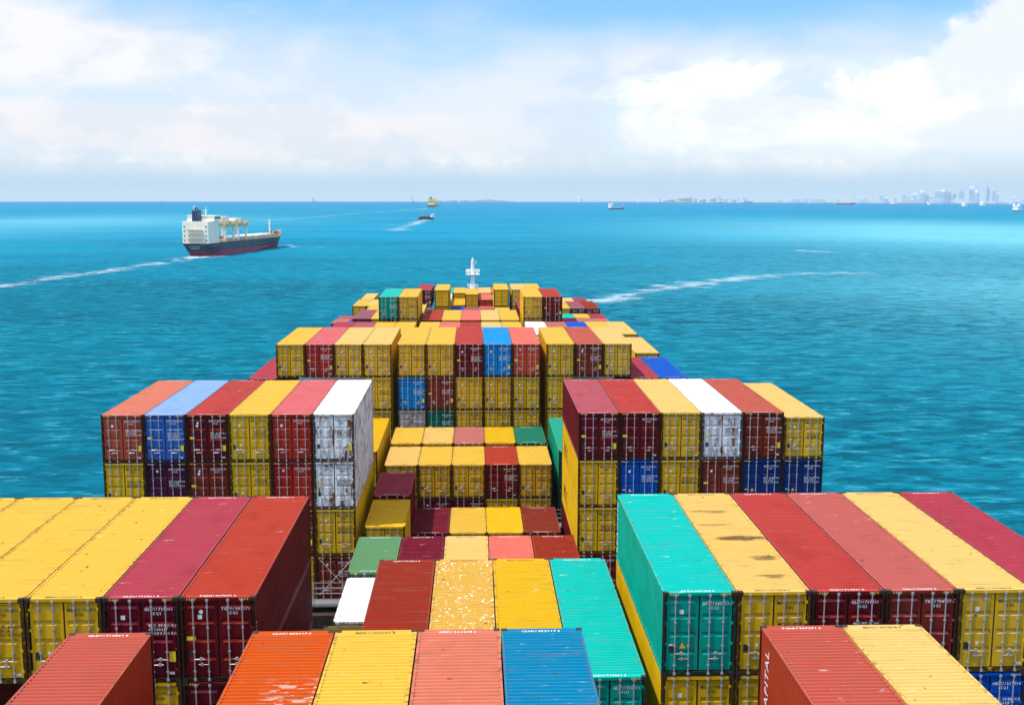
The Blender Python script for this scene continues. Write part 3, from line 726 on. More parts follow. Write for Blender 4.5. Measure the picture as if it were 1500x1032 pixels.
    # big writing on the long sides
    side_rot = {-1: (math.pi/2, 0, -math.pi/2), 1: (math.pi/2, 0, math.pi/2)}
    def vertical(txt, sx, y, z, step, size=1.0):
        """letters stacked from the bottom upward along a side wall"""
        o = text(txt, body, (sx*(W2-0.008), y, z), 'side_lettering', (0, 0, 0))
        o.matrix_local = Matrix.Translation((sx*(W2-0.008), y, z)) @ (Matrix(((0, 0, sx, 0), (sx, 0, 0, 0), (0, 1, 0, 0), (0, 0, 0, 1))) if step == 0 else Matrix(((0, 0, sx, 0), (0, -sx, 0, 0), (1, 0, 0, 0), (0, 0, 0, 1)))) @ Matrix.Scale(size, 4)
    if c['bay'] == 0 and c['side'] == 'R' and c['k'] == 1: vertical('CAPITAL', -1, L-1.05, 0.30, 1, 0.85)
    if c['bay'] == 1 and c['side'] == 'R' and c['k'] == 0 and c['col'] == 'G': vertical('BEACON', -1, L-0.55, 0.35, 1, 0.86)
    if c['bay'] == 3 and c['side'] == 'R' and c['k'] == 0 and c['col'] == 'Y':
        o = text('MSC', body, (0, 0, 0), 'side_lettering'); o.matrix_local = Matrix.Translation((-W2+0.008, 10.4, 0.85)) @ Matrix(((0, 0, -1, 0), (-1, 0, 0, 0), (0, 1, 0, 0), (0, 0, 0, 1)))
    if c['bay'] == 1 and c['side'] == 'L' and c['k'] == 0 and c['col'] == 'R': vertical('side', 1, 0.25, 0.45, 1, 0.9)
    return root
for c in LIST: build_container(c)

# ------------------------------------------------------------------ our own ship under the containers
HULL = mat('hull_grey_paint', (0.10, 0.12, 0.14), 0.5, 0, 0.4, 0.4, 0.05, 0.3)
DECK = mat('deck_red_paint', (0.075, 0.030, 0.022), 0.7, 0, 0.3, 0.5, 0.3, 0.4)
HATCH = mat('hatch_paint', (0.060, 0.040, 0.030), 0.7, 0, 0.3, 0.5, 0.4, 0.4)
SHIPW = mat('ship_white_paint', (0.92, 0.92, 0.91), 0.45, 0, 0.4, 0.15, 0.6, 0.10)
LBRIDGE = mat('lashing_bridge_paint', (0.20, 0.20, 0.20), 0.6, 0, 0.3, 0.5, 1.2, 0.5)
ship = empty('container_ship', (0, 0, -28.4))
tag(ship, 'own container ship under the stacked containers with slim white foremast at the bow', 'ship')
def hull_half(y):
    if y < 190: return 22.6
    u = (y-190)/(272-190); return max(0.4, 22.6*(1-u**2.1))
b = MB(); rings = []
for y in (-45, 0, 60, 120, 160, 190, 205, 220, 232, 243, 252, 260, 266, 270):
    hb = hull_half(y); zt = 0.0 if y < 225 else 2.2*min(1, (y-225)/12)
    wl = hb*(1.0 if y < 150 else max(0.25, 1-(y-150)/170)) if hb > 1 else hb
    rings.append([(-hb, y, zt), (-hb, y, zt-4), (-wl, y-(3 if y > 240 else 0), -12.2), (wl, y-(3 if y > 240 else 0), -12.2), (hb, y, zt-4), (hb, y, zt)])
b.loft(rings); b.build('hull', [HULL], ship)
b = MB()
for a, c in zip(rings, rings[1:]): b.face([(a[0][0]+0.15, a[0][1], a[0][2]+0.01), (a[-1][0]-0.15, a[-1][1], a[-1][2]+0.01), (c[-1][0]-0.15, c[-1][1], c[-1][2]+0.01), (c[0][0]+0.15, c[0][1], c[0][2]+0.01)])
b.build('deck', [DECK], ship)
for i in range(14):
    hbm = 21.9 if i < 11 else (16 if i < 13 else 11)
    b = MB(); z1 = 28.4-25.35-0.1*i*0
    for x0, x1 in ((-hbm, -6.5), (-6.25, 6.25), (6.5, hbm)):
        b.box(x0, x1, BAY(i)-0.4, BAY(i)+12.6, 0.02, z1)
    b.build('hatch_cover', [HATCH], ship)
def lashing_bridge(y, half):
    b = MB(); z0, z1, z2 = 0.02, 28.4-26.2, 28.4-24.2
    n = 9
    for k in range(n):
        x = -half+2*half*k/(n-1)
        b.box(x-0.13, x+0.13, y-0.55, y-0.30, z0, z2); b.box(x-0.13, x+0.13, y+0.30, y+0.55, z0, z2)
        if k < n-1:
            x2 = -half+2*half*(k+1)/(n-1)
            b.tube((x, y-0.43, z0+0.3), (x2, y-0.43, z1+0.6), 0.05, 6); b.tube((x2, y-0.43, z0+0.3), (x, y-0.43, z1+0.6), 0.05, 6)
    b.box(-half, half, y-0.55, y+0.55, z2, z2+0.10)
    for s in (-1, 1):
        for z in (0.45, 0.8, 1.1): b.tube((-half, y+s*0.5, z2+z), (half, y+s*0.5, z2+z), 0.025, 6)
        for k in range(25):
            x = -half+2*half*k/24; b.tube((x, y+s*0.5, z2+0.1), (x, y+s*0.5, z2+1.1), 0.022, 6)
    b.build('lashing_bridge', [LBRIDGE], ship)
for i in range(1, 12): lashing_bridge(BAY(i)-1.42, 21.6 if i < 11 else 17)
b = MB()
for x0, x1 in ((-8.9, -6.9), (-6.9, -8.9)): b.tube((x0, BAY(3)-0.28, 28.4-24.1), (x1, BAY(3)-0.12, 28.4-21.9), 0.022, 6)
b.build('lashing_rod', [GALV], ship)
# foremast
fm = MB(); my = 240.5; mx = 0.1; zb = 2.2; zt_ = 28.4-14.6
fm.tube((mx, my, zb), (mx, my, zt_-5.2), 0.85, 12, 0.62); fm.tube((mx, my, zt_-5.2), (mx, my, zt_), 0.46, 10, 0.34)
fmast = fm.build('foremast', [SHIPW], ship)
for n, z, hx, hy in (('mast_platform', zt_-3.0, 1.45, 0.9), ('mast_base_platform', zb+5.4, 1.1, 1.0)):
    b = MB(); b.box(mx-hx, mx+hx, my-hy, my+hy, z-0.14, z)
    for s in (-1, 1):
        for zz in (0.5, 0.95): b.tube((mx-hx, my+s*hy, z+zz), (mx+hx, my+s*hy, z+zz), 0.05, 6); b.tube((mx+s*hx, my-hy, z+zz), (mx+s*hx, my+hy, z+zz), 0.05, 6)
        for q in (-1, -0.33, 0.33, 1): b.tube((mx+q*hx, my+s*hy, z), (mx+q*hx, my+s*hy, z+0.95), 0.05, 6)
    b.build(n, [SHIPW], fmast)
b = MB()
for s in (-1, 1): b.box(mx+s*0.95-0.16, mx+s*0.95+0.16, my-0.2, my+0.2, zt_-3.0, zt_-2.3)
b.box(mx-1.55, mx+1.55, my-0.08, my+0.08, zt_-2.32, zt_-2.18)
b.build('signal_light', [SHIPW], fmast)
b = MB(); b.tube((mx, my, zt_-0.05), (mx, my, zt_+0.5), 0.22, 10, 0.16); b.box(mx+0.2, mx+0.85, my-0.04, my+0.04, zt_-0.15, zt_-0.07); b.box(mx+0.2, mx+0.85, my-0.04, my+0.04, zt_-0.75, zt_-0.67); b.box(mx+0.79, mx+0.85, my-0.05, my+0.05, zt_-0.80, zt_+0.05)
b.build('masthead_light', [SHIPW], fmast)
b = MB(); b.tube((mx-1.0, my+0.1, zb+0.2), (mx-0.2, my, zt_-6.0), 0.07, 6); b.tube((mx+1.0, my+0.1, zb+0.2), (mx+0.2, my, zt_-6.0), 0.07, 6)
b.build('mast_stay', [SHIPW], fmast)

# ------------------------------------------------------------------ the dark hulled cargo ship on the left
NAVY = mat('navy_hull_paint', (0.002, 0.030, 0.058), 0.5, 0, 0.4, 0.35, 0.12, 0.30)
BOOT = mat('red_boot_paint', (0.30, 0.022, 0.075), 0.6, 0, 0.3, 0.4, 0.15, 0.25)
CREAM = mat('cream_paint', (0.94, 0.88, 0.70), 0.5, 0, 0.4, 0.12, 0.35, 0.14)
CREAMD = mat('ochre_cream_paint', (0.62, 0.50, 0.30), 0.55, 0, 0.4, 0.4, 0.4, 0.35)
DARKW = mat('dark_window_glass', (0.03, 0.04, 0.05), 0.15)
FUNNEL = mat('funnel_navy_paint', (0.010, 0.025, 0.090), 0.45)
BROWN = mat('weathered_deck_paint', (0.20, 0.11, 0.06), 0.7, 0, 0.3, 0.5, 0.5, 0.4)
ORANGE = mat('lifeboat_orange_paint', (0.60, 0.12, 0.03), 0.4)
COVER = mat('hatch_white_paint', (0.72, 0.70, 0.66), 0.55, 0, 0.3, 0.3, 0.2, 0.2)
def hull_rings(L, B, zd, zbow, z0, z1, sheer0=0.86, bow=0.80):
    """rings of a hull between heights z0 and z1 (fractions of the side) from stern to bow"""
    out = []
    for u in (0.0, 0.015, 0.05, 0.14, 0.5, 0.74, 0.82, 0.89, 0.945, 0.98, 1.0):
        deck = zd+(zbow-zd)*max(0.0, (u-0.86)/0.14)**0.8 if u > 0.86 else zd
        hb = B/2*(min(1, 0.80+u*4) if u < 0.05 else 1.0)
        if u > 0.72: hb = B/2*max(0.02, 1-((u-0.72)/0.28)**2.2)
        row_ = []
        for s in (-1, 1):
            zs_ = [z1, (z0+z1)/2, z0] if s < 0 else [z0, (z0+z1)/2, z1]
            for q in zs_:
                z = q*deck if q > 0 else q
                k = 1.0
                if u < 0.08: k = 0.45+0.55*max(0, min(1, q+u*7))              # tucked-in stern
                if u > 0.72: k = 0.55+0.45*max(0, q)**0.8 if q < 1 else 1.0   # bow flare
                yy = u*L
                if u < 0.05: yy += (1-max(0, min(1, q)))*5.0*(1-u/0.05)
                if u > 0.80: yy -= (1-max(0, q))*L*0.055*(u-0.80)/0.20
                row_.append((s*hb*k, yy, z))
        out.append(row_)
    return out
def cargo_ship():
    L, B, zd = 122.0, 18.6, 8.0
    r = empty('cargo_ship', (-173.0, 697.0, zsea(175.5, 697.0)), -rad(12.5)); r.scale = (1.0, 1.15, 1.0)
    tag(r, 'cargo ship with navy hull, cream superstructure and gantry cranes trailing a wake', 'ship')
    b = MB(); b.loft(hull_rings(L, B, zd, 11.0, 0.40, 1.0)); hull = b.build('hull', [NAVY], r)
    b = MB(); b.loft(hull_rings(L, B, zd, 11.0, -0.6, 0.397)); b.build('boot_topping', [BOOT], r)
    b = MB(); rr = hull_rings(L, B, zd, 11.0, 0.0, 1.0)
    for p, q in zip(rr, rr[1:]): b.face([(p[0][0]*0.98, p[0][1], p[0][2]+0.02), (p[-1][0]*0.98, p[-1][1], p[-1][2]+0.02), (q[-1][0]*0.98, q[-1][1], q[-1][2]+0.02), (q[0][0]*0.98, q[0][1], q[0][2]+0.02)])
    b.build('deck', [BROWN], r)
    # bulwark at the bow, rail along the side
    b = MB()
    for s in (0, -1):
        for p, q in zip(rr[6:], rr[7:]):
            a, c = p[s], q[s]; b.face([(a[0], a[1], a[2]), (c[0], c[1], c[2]), (c[0], c[1], c[2]+1.3), (a[0], a[1], a[2]+1.3)])
    b.build('bulwark', [CREAM], r)
    b = MB()
    for s in (-1, 1):
        b.box(s*9.1-0.06, s*9.1+0.06, 18, 92, zd+0.95, zd+1.1); b.box(s*9.1-0.05, s*9.1+0.05, 18, 92, zd+0.45, zd+0.55)
        for k in range(38): b.box(s*9.1-0.06, s*9.1+0.06, 18+k*2-0.06, 18+k*2+0.06, zd, zd+1.0)
    b.build('side_rail', [CREAMD], r)
    # accommodation block
    b = MB(); b.box(-8.6, 8.6, 2.6, 15.5, zd, zd+13.6)
    for z in (3.0, 5.8, 8.6, 11.3): b.box(-8.66, 8.66, 2.54, 15.56, zd+z-0.06, zd+z+0.06)
    blk = b.build('superstructure', [CREAM], r)
    for z in (1.4, 4.2, 7.0, 9.8):
        for k in (0, 5): b = MB(); x = -7.2+k*2.9; b.box(x-0.35, x+0.35, 2.50, 2.56, zd+z, zd+z+0.85); b.build('window', [DARKW], blk)
    for z in (2.7, 5.5, 8.3):                                     # aft balconies
        b = MB(); b.box(-5.2, 5.2, 1.2, 2.6, zd+z, zd+z+0.12)
        for zz in (0.5, 0.95): b.box(-5.2, 5.2, 1.18, 1.26, zd+z+zz, zd+z+zz+0.08)
        for k in range(9): b.box(-5.2+k*1.3-0.04, -5.2+k*1.3+0.04, 1.18, 1.26, zd+z, zd+z+1.0)
        b.build('balcony', [CREAMD], blk)
    b = MB(); b.box(-9.2, 9.2, 9.5, 17.6, zd+13.6, zd+16.8); b.box(-9.5, 9.5, 9.2, 18.0, zd+16.8, zd+17.05)
    bridge = b.build('bridge', [CREAM], r)
    for sx in (-1, 1): b = MB(); b.box(min(sx*9.18, sx*9.26), max(sx*9.18, sx*9.26), 10.3, 17.0, zd+15.1, zd+16.2); b.build('bridge_window', [DARKW], bridge)
    b = MB(); b.box(-8.8, 8.8, 17.58, 17.66, zd+15.1, zd+16.2); b.build('bridge_window', [DARKW], bridge)
    b = MB(); b.loft([[(x*k-0.4, 5.6+y*k, z) for x, y in ((-2.0, -2.2), (2.0, -2.2), (2.0, 2.4), (-2.0, 2.4))] for z, k in ((zd+13.6, 1.0), (zd+20.0, 0.92), (zd+20.6, 0.80))])
    fn = b.build('funnel', [FUNNEL], r)
    b = MB(); b.tube((-0.9, 5.5, zd+20.5), (-0.9, 5.5, zd+22.3), 0.45, 8); b.tube((0.2, 6.0, zd+20.5), (0.2, 6.0, zd+21.6), 0.35, 8); b.build('exhaust_pipe', [FUNNEL], fn)
    b = MB(); b.tube((1.4, 13.5, zd+17), (1.4, 13.5, zd+22.4), 0.3, 8, 0.15); b.box(-0.2, 3.0, 13.3, 13.7, zd+20.0, zd+20.3); b.box(0.4, 2.4, 13.0, 14.0, zd+18.6, zd+18.8)
    b.build('radar_mast', [CREAM], r)
    b = MB(); b.tube((-2.2, 6.5, zd+13.6), (-2.2, 6.5, zd+23.2), 0.16, 6); b.box(-3.2, -1.2, 6.4, 6.6, zd+21.6, zd+21.9); b.box(-2.9, -1.5, 6.3, 6.7, zd+22.6, zd+23.3); b.build('antenna', [CREAM], r)
    # lifeboat on its davit
    b = MB(); b.loft([[(7.9+math.cos(t)*0.95*k, y, zd+3.1+math.sin(t)*0.9*k) for t in [math.pi*2*i/10 for i in range(10)]] for y, k in ((16.6, 0.25), (17.3, 0.8), (18.6, 1.0), (20.2, 1.0), (21.3, 0.8), (22.0, 0.25))])
    b.build('lifeboat', [ORANGE], r)
    b = MB()
    for y in (17.4, 21.0): b.box(6.6, 6.9, y-0.15, y+0.15, zd, zd+4.8); b.box(6.6, 8.6, y-0.12, y+0.12, zd+4.6, zd+4.9)
    b.box(6.4, 9.1, 16.4, 22.4, zd+1.5, zd+1.7); b.build('davit', [CREAM], r)
    # hatch coamings with covers
    for y0, y1 in ((24, 44), (46, 66), (68, 86), (88, 99)):
        b = MB(); hx = 7.6 if y1 < 90 else 5.2
        b.box(-hx, hx, y0, y1, zd, zd+1.6); co = b.build('hatch_coaming', [CREAMD], r)
        b = MB(); n = 5
        for k in range(n): b.box(-hx-0.25, hx+0.25, y0+(y1-y0)*k/n+0.08, y0+(y1-y0)*(k+1)/n-0.08, zd+1.6, zd+2.5)
        b.build('hatch_cover', [COVER], co)
    # two travelling gantry cranes
    for y0 in (24.0, 41.0):
        b = MB()
        for s in (-1, 1):
            for yy in (y0, y0+10.5):
                b.loft([[(s*8.4-0.55*k, yy-0.6*k, z), (s*8.4+0.55*k, yy-0.6*k, z), (s*8.4+0.55*k, yy+0.6*k, z), (s*8.4-0.55*k, yy+0.6*k, z)] for z, k in ((zd+0.1, 0.75), (zd+9.6, 1.25))])
        g = b.build('gantry_crane', [CREAM], r)
        b = MB()
        for s in (-1, 1): b.box(s*8.4-0.8, s*8.4+0.8, y0-1.2, y0+11.7, zd+9.2, zd+11.2)
        for yy in (y0, y0+10.5): b.box(-11.2, 11.2, yy-0.8, yy+0.8, zd+11.2, zd+12.9)
        b.build('girder', [CREAMD], g)
        b = MB(); b.box(-7.5, 6.0, y0+0.6, y0+9.9, zd+12.9, zd+(16.0 if y0 < 30 else 14.4)); b.box(4.0, 6.4, y0+2.5, y0+8.0, zd+11.4, zd+13.6); b.build('trolley', [CREAM], g)
    b = MB(); b.tube((0, 104, zd+1.5), (0, 104, zd+12.5), 0.65, 10, 0.5); b.box(-1.2, 1.2, 103.5, 104.5, zd+9.2, zd+9.4); b.build('foremast', [CREAM], r)
    b = MB()
    for x in (-2.2, 2.2): b.box(x-1.0, x+1.0, 108.0, 110.2, zd+2.0, zd+3.6)
    b.build('windlass', [BROWN], r)
    b = MB()                                                       # the two rows of white letters on the stern, too small to read
    for z, n, wd in ((5.9, 9, 0.62), (4.6, 7, 0.58)):
        for k in range(n): 
            x = (k-(n-1)/2)*0.80; yb = 0.02+5.0*(1-z/zd)-0.10
            b.box(x-wd/2, x+wd/2, yb-0.05, yb+0.35, z, z+0.75)
            if k % 2: b.box(x-0.12, x+0.12, yb-0.06, yb+0.35, z-0.02, z+0.40)
    b.build('stern_lettering', [WHITE], r)
cargo_ship()

# ------------------------------------------------------------------ smaller vessels
REDH = mat('faded_red_hull_paint', (0.42, 0.06, 0.08), 0.5); DARKH = mat('dark_hull_paint', (0.020, 0.030, 0.075), 0.5)
WHITEH = mat('white_hull_paint', (0.90, 0.90, 0.89), 0.5); GREENH = mat('green_hull_paint', (0.02, 0.20, 0.17), 0.5)
YLOAD = mat('yellow_cargo_paint', (0.92, 0.66, 0.22), 0.55, 0, 0.3, 0.3, 0.15); RLOAD = mat('red_cargo_paint', (0.42, 0.09, 0.06), 0.55, 0, 0.3, 0.5, 0.2)
GREYH = mat('grey_hull_paint', (0.22, 0.26, 0.32), 0.5)
def vessel(x, y, L, head, label, hull, top, B=None, zd=None, house=0.12, hh=None, cargo=None, masts=1, fore=False, name='cargo_ship', ch=None):
    B = B or L*0.16; zd = zd or L*0.05; hh = hh or L*0.12
    r = empty(name, (x, y, zsea(x, y)), -rad(head)); tag(r, label, 'ship')
    b = MB(); b.loft(hull_rings(L, B, zd, zd*1.35, -0.4, 1.0)); b.build('hull', [hull], r)
    y0 = 0.80*L if fore else 0.04*L
    b = MB(); b.box(-B*0.42, B*0.42, y0, y0+house*L, zd, zd+hh*0.75); b.box(-B*0.48, B*0.48, y0+house*L*0.25, y0+house*L*1.05, zd+hh*0.75, zd+hh)
    h = b.build('superstructure', [top], r)
    b = MB(); b.box(-B*0.47, B*0.47, y0+house*L*1.05-0.02, y0+house*L*1.05+0.08, zd+hh*0.82, zd+hh*0.93); b.box(-B*0.40, B*0.40, y0-0.06, y0+0.02, zd+hh*0.45, zd+hh*0.54); b.build('window', [DARKW], h)
    b = MB(); b.loft([[(sx*B*0.10*k, y0+house*L*(0.25+sy*0.16*k), z) for sx, sy in ((-1, -1), (1, -1), (1, 1), (-1, 1))] for z, k in ((zd+hh*0.75, 1.0), (zd+hh*1.25, 0.85))]); b.build('funnel', [hull], r)
    for k in range(masts):
        yy = (0.90 if k == 0 else 0.5+0.2*(k-1))*L if not fore else 0.3*L
        b = MB(); b.tube((0, yy, zd), (0, yy, zd+hh*0.85), L*0.006, 6, L*0.004); b.box(-B*0.12, B*0.12, yy-L*0.004, yy+L*0.004, zd+hh*0.6, zd+hh*0.64); b.build('mast', [top], r)
    if cargo:
        c0, c1 = (0.08, 0.74) if fore else (house+0.09, 0.84); n = 5; ch = ch or hh*0.5
        for k in range(n):
            b = MB(); ya = L*(c0+(c1-c0)*k/n); yb = L*(c0+(c1-c0)*(k+1)/n)-L*0.015; hk = ch*(0.75+0.25*((k*7) % 3)/2)
            b.box(-B*0.42, B*0.42, ya, yb, zd, zd+hk); b.box(-B*0.30, B*0.22, ya+0.3, yb-0.3, zd+hk, zd+hk*1.16); b.build('cargo', [cargo], r)
    else:
        for k in range(3):
            b = MB(); b.box(-B*0.32, B*0.32, L*(0.24+k*0.20), L*(0.24+k*0.20+0.16), zd, zd+zd*0.35); b.build('hatch_cover', [top], r)
    return r
vessel(-129, 3330, 100, 8, 'ship piled high with yellow cargo on a green hull, sailing away', GREENH, YLOAD, B=23, zd=6, hh=20, cargo=YLOAD, ch=14, masts=2)
vessel(-83, 1672, 25, 70, 'small dark hulled boat with reddish deck cargo and white wheelhouse', DARKH, WHITEH, B=7, zd=3.2, hh=5.5, house=0.16, cargo=RLOAD, fore=True, name='boat', ch=2.2)
vessel(345, 2868, 56, 52, 'small coaster with dark hull and tall white house at its stern', DARKH, WHITEH, B=10.5, zd=3.8, hh=13, house=0.17)
HZ = [ # azimuth in degrees, metres off, length, heading, words, hull, top, extra
 (-8.05, 9200, 55, 80, 'tiny white ship with pink hull on the horizon left of the yellow laden ship', REDH, WHITEH, dict(hh=22)),
 (-7.50, 9400, 32, 60, 'speck of a white ship beside the pink hulled one on the horizon', WHITEH, WHITEH, dict(hh=14)),
 (-4.55, 9000, 34, 75, 'lone white speck of a ship midway along the left horizon', WHITEH, WHITEH, dict(hh=13)),
 (-3.10, 8600, 44, 20, 'white ship with grey hull just left of the yellow laden one', GREYH, WHITEH, dict(hh=26)),
 (-1.42, 8800, 36, 65, 'small bright white ship just right of the yellow laden one', WHITEH, WHITEH, dict(hh=22)),
 (-0.70, 8200, 46, 85, 'low flat white ship on the horizon above the mast', WHITEH, WHITEH, dict(hh=8)),
 (5.50, 8300, 54, 70, 'white ship on the horizon up and left of the dark coaster', WHITEH, WHITEH, dict(hh=24)),
 (6.06, 9400, 36, 40, 'first of two close white ships behind the dark coaster', WHITEH, WHITEH, dict(hh=20)),
 (6.42, 9450, 40, 60, 'second of two close white ships behind the dark coaster', GREYH, WHITEH, dict(hh=20)),
 (8.45, 8500, 46, 80, 'white ship with low bow on the horizon right of the dark coaster', WHITEH, WHITEH, dict(hh=18)),
 (9.05, 8900, 34, 50, 'tiny low white boat between two larger ones on the horizon', WHITEH, WHITEH, dict(hh=9)),
 (9.46, 7600, 52, 60, 'broad white ship with grey hull below the far hill', GREYH, WHITEH, dict(hh=20)),
 (11.40, 9000, 40, 75, 'white ship left of the far hill foot', WHITEH, WHITEH, dict(hh=16)),
 (11.92, 8600, 46, 70, 'white ship under the middle of the far hill', WHITEH, WHITEH, dict(hh=18)),
 (12.50, 8300, 70, 78, 'long white ship with faded red waterline under the far hill', REDH, WHITEH, dict(hh=26)),
 (12.92, 8900, 42, 60, 'white ship at the right foot of the far hill', WHITEH, WHITEH, dict(hh=16)),
 (13.80, 6800, 76, 55, 'pink hulled freighter with white deck cargo on the right horizon', REDH, WHITEH, dict(hh=18, cargo=WHITEH, ch=12)),
 (16.85, 6900, 48, 80, 'small white ship with dark stern on the hazy right horizon', GREYH, WHITEH, dict(hh=18)),
 (18.45, 5400, 112, 88, 'long red hulled tanker low in the hazy water', REDH, WHITEH, dict(hh=15, zd=7, house=0.10)),
 (20.80, 5600, 70, 85, 'white topped ship in front of the towers on their left', GREYH, WHITEH, dict(hh=14)),
 (22.40, 5100, 54, 60, 'white ship with dark hull left of the tallest towers', DARKH, WHITEH, dict(hh=17)),
 (23.95, 4500, 50, 80, 'white ferry below the tallest towers', WHITEH, WHITEH, dict(hh=14, house=0.45)),
 (24.75, 5000, 60, 85, 'long white vessel right of the white ferry', WHITEH, WHITEH, dict(hh=13, house=0.5)),
 (26.35, 3050, 62, 95, 'white ship with blue grey hull at the right edge', GREYH, WHITEH, dict(hh=17, house=0.3)),
 (-15.35, 9300, 30, 50, 'tiny white ship beyond the navy cargo ship on the left horizon', WHITEH, WHITEH, dict(hh=16)),
]
for a, d, L, hd, words, hm, tm, kw in HZ:
    q = 1.2 if a < 15 else 0.85; L *= q; kw['hh'] = kw.get('hh', 15)*q; kw.setdefault('B', L*0.30 if L < 80 else L*0.18); kw.setdefault('house', 0.30); hd = hd if L > 90 else 42; vessel(d*math.sin(rad(a))-L*0.5*math.sin(rad(hd)), d*math.cos(rad(a)), L, hd, words, hm, tm, **kw)

# ------------------------------------------------------------------ far coast with its city
LAND = mat('wooded_land', (0.10, 0.15, 0.15), 0.9, 0, 0.2, 0.5, 0.004)
def ridge(name, a0, a1, d, hmax, seed, label, depth=900):
    rg = random.Random(seed); n = 48; v = []; f = []
    ph = [rg.uniform(0, 6.28) for _ in range(4)]
    for k in range(n+1):
        u = k/n; a = rad(a0+(a1-a0)*u)
        env = math.sin(math.pi*u)**0.8
        h = hmax*env*(0.70+0.16*math.sin(u*9+ph[0])+0.10*math.sin(u*23+ph[1])+0.05*math.sin(u*51+ph[2]))+2
        for dd, hh in ((d, -6), (d+40, 2), (d+depth*0.35, h*0.75), (d+depth*0.6, h), (d+depth, -6)):
            x, y = dd*math.sin(a), dd*math.cos(a); v.append((x, y, zsea(x, y)+hh))
        if k:
            for j in range(4): i0 = (k-1)*5+j; f.append((i0, i0+5, i0+6, i0+1))
    me = bpy.data.meshes.new(name); me.from_pydata(v, [], f); me.materials.append(LAND); me.update()
    tag(put(name, me), label, 'hill', kind='structure')
ridge('hill', -2.6, 2.4, 12400, 40, 1, 'low bluish hill on the horizon beyond the mast')
ridge('hill', 9.3, 13.8, 12000, 75, 2, 'bluish hill on the right horizon behind anchored ships')
ridge('coast', 1.0, 34.0, 10900, 12, 3, 'long low hazy coast along the right horizon', 500)
TOWER = [mat('haze_paled_facade', c, 0.5, 0, 0.4, 0.3, 0.03) for c in ((0.74, 0.80, 0.86), (0.62, 0.72, 0.82), (0.84, 0.85, 0.85), (0.55, 0.67, 0.80))]  # facade colours paled towards the haze, part of the fading is painted
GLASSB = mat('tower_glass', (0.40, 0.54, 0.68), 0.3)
rt_ = random.Random(11)
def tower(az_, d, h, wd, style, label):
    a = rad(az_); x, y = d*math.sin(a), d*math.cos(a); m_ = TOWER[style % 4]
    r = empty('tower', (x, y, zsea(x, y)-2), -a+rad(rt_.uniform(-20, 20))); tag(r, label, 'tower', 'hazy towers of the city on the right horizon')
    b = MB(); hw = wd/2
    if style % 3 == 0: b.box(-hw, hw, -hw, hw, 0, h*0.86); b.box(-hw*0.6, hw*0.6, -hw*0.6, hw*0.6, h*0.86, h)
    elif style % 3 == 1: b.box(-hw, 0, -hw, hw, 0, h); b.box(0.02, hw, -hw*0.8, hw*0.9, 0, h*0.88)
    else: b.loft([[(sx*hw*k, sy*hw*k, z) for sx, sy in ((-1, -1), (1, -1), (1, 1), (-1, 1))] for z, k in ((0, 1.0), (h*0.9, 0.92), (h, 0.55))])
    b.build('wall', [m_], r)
    b = MB(); n = max(3, int(h/14))
    for k in range(n):
        z = h*0.04+h*0.80*k/n; b.box(-hw-0.4, hw+0.4, -hw-0.4, hw+0.4, z, z+h*0.80/n*0.45)
    b.build('window_band', [GLASSB], r)
    if style % 4 == 1: b = MB(); b.tube((0, 0, h*0.9), (0, 0, h*1.14), wd*0.05, 6, wd*0.02); b.build('spire', [m_], r)
px2az = lambda px: 1.935+math.degrees(math.atan((px-750)/1632.3))
TW = [(1286, 110, 26), (1292, 75, 30), (1304, 70, 26), (1318, 120, 26), (1325, 95, 28), (1334, 120, 24), (1344, 150, 26), (1350, 125, 34), (1358, 100, 26), (1367, 165, 36), (1375, 160, 30), (1381, 168, 42), (1390, 145, 26), (1401, 165, 32), (1416, 195, 30), (1423, 150, 26), (1439, 200, 20), (1448, 185, 22), (1454, 130, 16), (1478, 85, 30), (1492, 78, 34)]
adj = ['slim', 'blocky', 'pointed', 'broad', 'stepped']
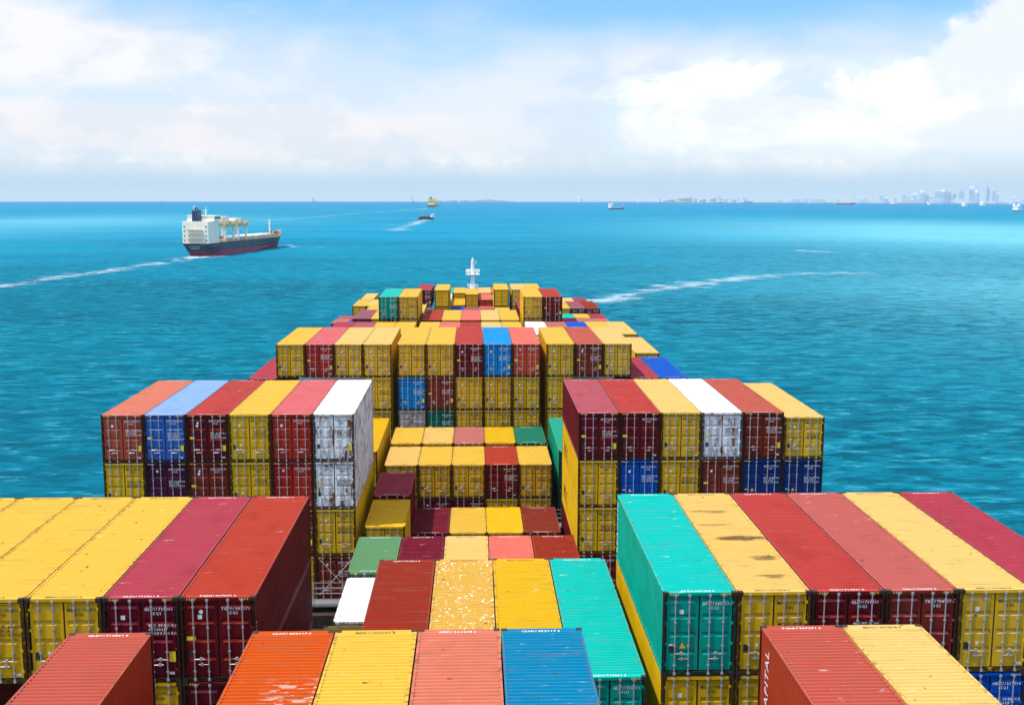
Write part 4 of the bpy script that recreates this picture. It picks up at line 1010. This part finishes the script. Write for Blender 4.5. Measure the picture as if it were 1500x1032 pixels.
for i, (px_, h, wd) in enumerate(TW):
    where = 'left of the dense tower cluster' if px_ < 1362 else ('inside the dense tower cluster' if px_ < 1405 else 'right of the dense tower cluster')
    grp = [q for q in TW if (q[0] < 1362) == (px_ < 1362) and (q[0] < 1405) == (px_ < 1405)]
    j = grp.index((px_, h, wd))
    nth = ['first', 'second', 'third', 'fourth', 'fifth', 'sixth', 'seventh', 'eighth', 'ninth', 'tenth'][j]
    tower(px2az(px_), 11600+(i*137) % 600, h*0.9, wd*1.5, i*5+i//3, f"{'tall' if h > 140 else ('medium' if h > 100 else 'low')} hazy tower, {nth} from left, {where}")
bs = MB()
def low_block(az_, d, wd, h, i):
    a = rad(az_); x, y = d*math.sin(a), d*math.cos(a)
    r = empty('building', (x, y, zsea(x, y)-2), -a); tag(r, 'low pale building in the hazy strip along the coast', 'building', 'low buildings along the far coast')
    b = MB(); b.box(-wd/2, wd/2, -15, 15, 0, h); b.build('wall', [TOWER[i % 4] if i % 3 else COVER], r)
    b = MB(); b.box(-wd/2+3, wd/2-wd*0.5, -9, 9, h, h*1.25); b.build('roof', [TOWER[(i+1) % 4]], r)
rb = random.Random(5)
for i in range(60):
    u = rb.random(); a = 9.0+ (26.5-9.0)*u**0.75
    low_block(a, 10950+rb.uniform(0, 300), rb.uniform(25, 110), rb.choice((12, 18, 22, 30, 42)) + (20 if a > 18 else 0)*rb.random(), i)

# ------------------------------------------------------------------ haze: the air over the water
def haze():
    m_ = bpy.data.materials.new('sea_haze'); m_.use_nodes = True; t = NT(m_.node_tree)
    v = t.n('ShaderNodeVolumePrincipled'); v.inputs['Color'].default_value = (0.64, 0.87, 1.0, 1)
    v.inputs['Density'].default_value = 5.8e-5; v.inputs['Anisotropy'].default_value = 0.0
    t.set(t.n('ShaderNodeOutputMaterial').inputs['Volume'], v)
    b = MB(); b.box(-16500, 16500, -16500, 16500, -175, 150)
    o = b.build('haze', [m_]); tag(o, 'thin bluish sea haze that pales the far ships and city', 'haze', kind='stuff')
haze()
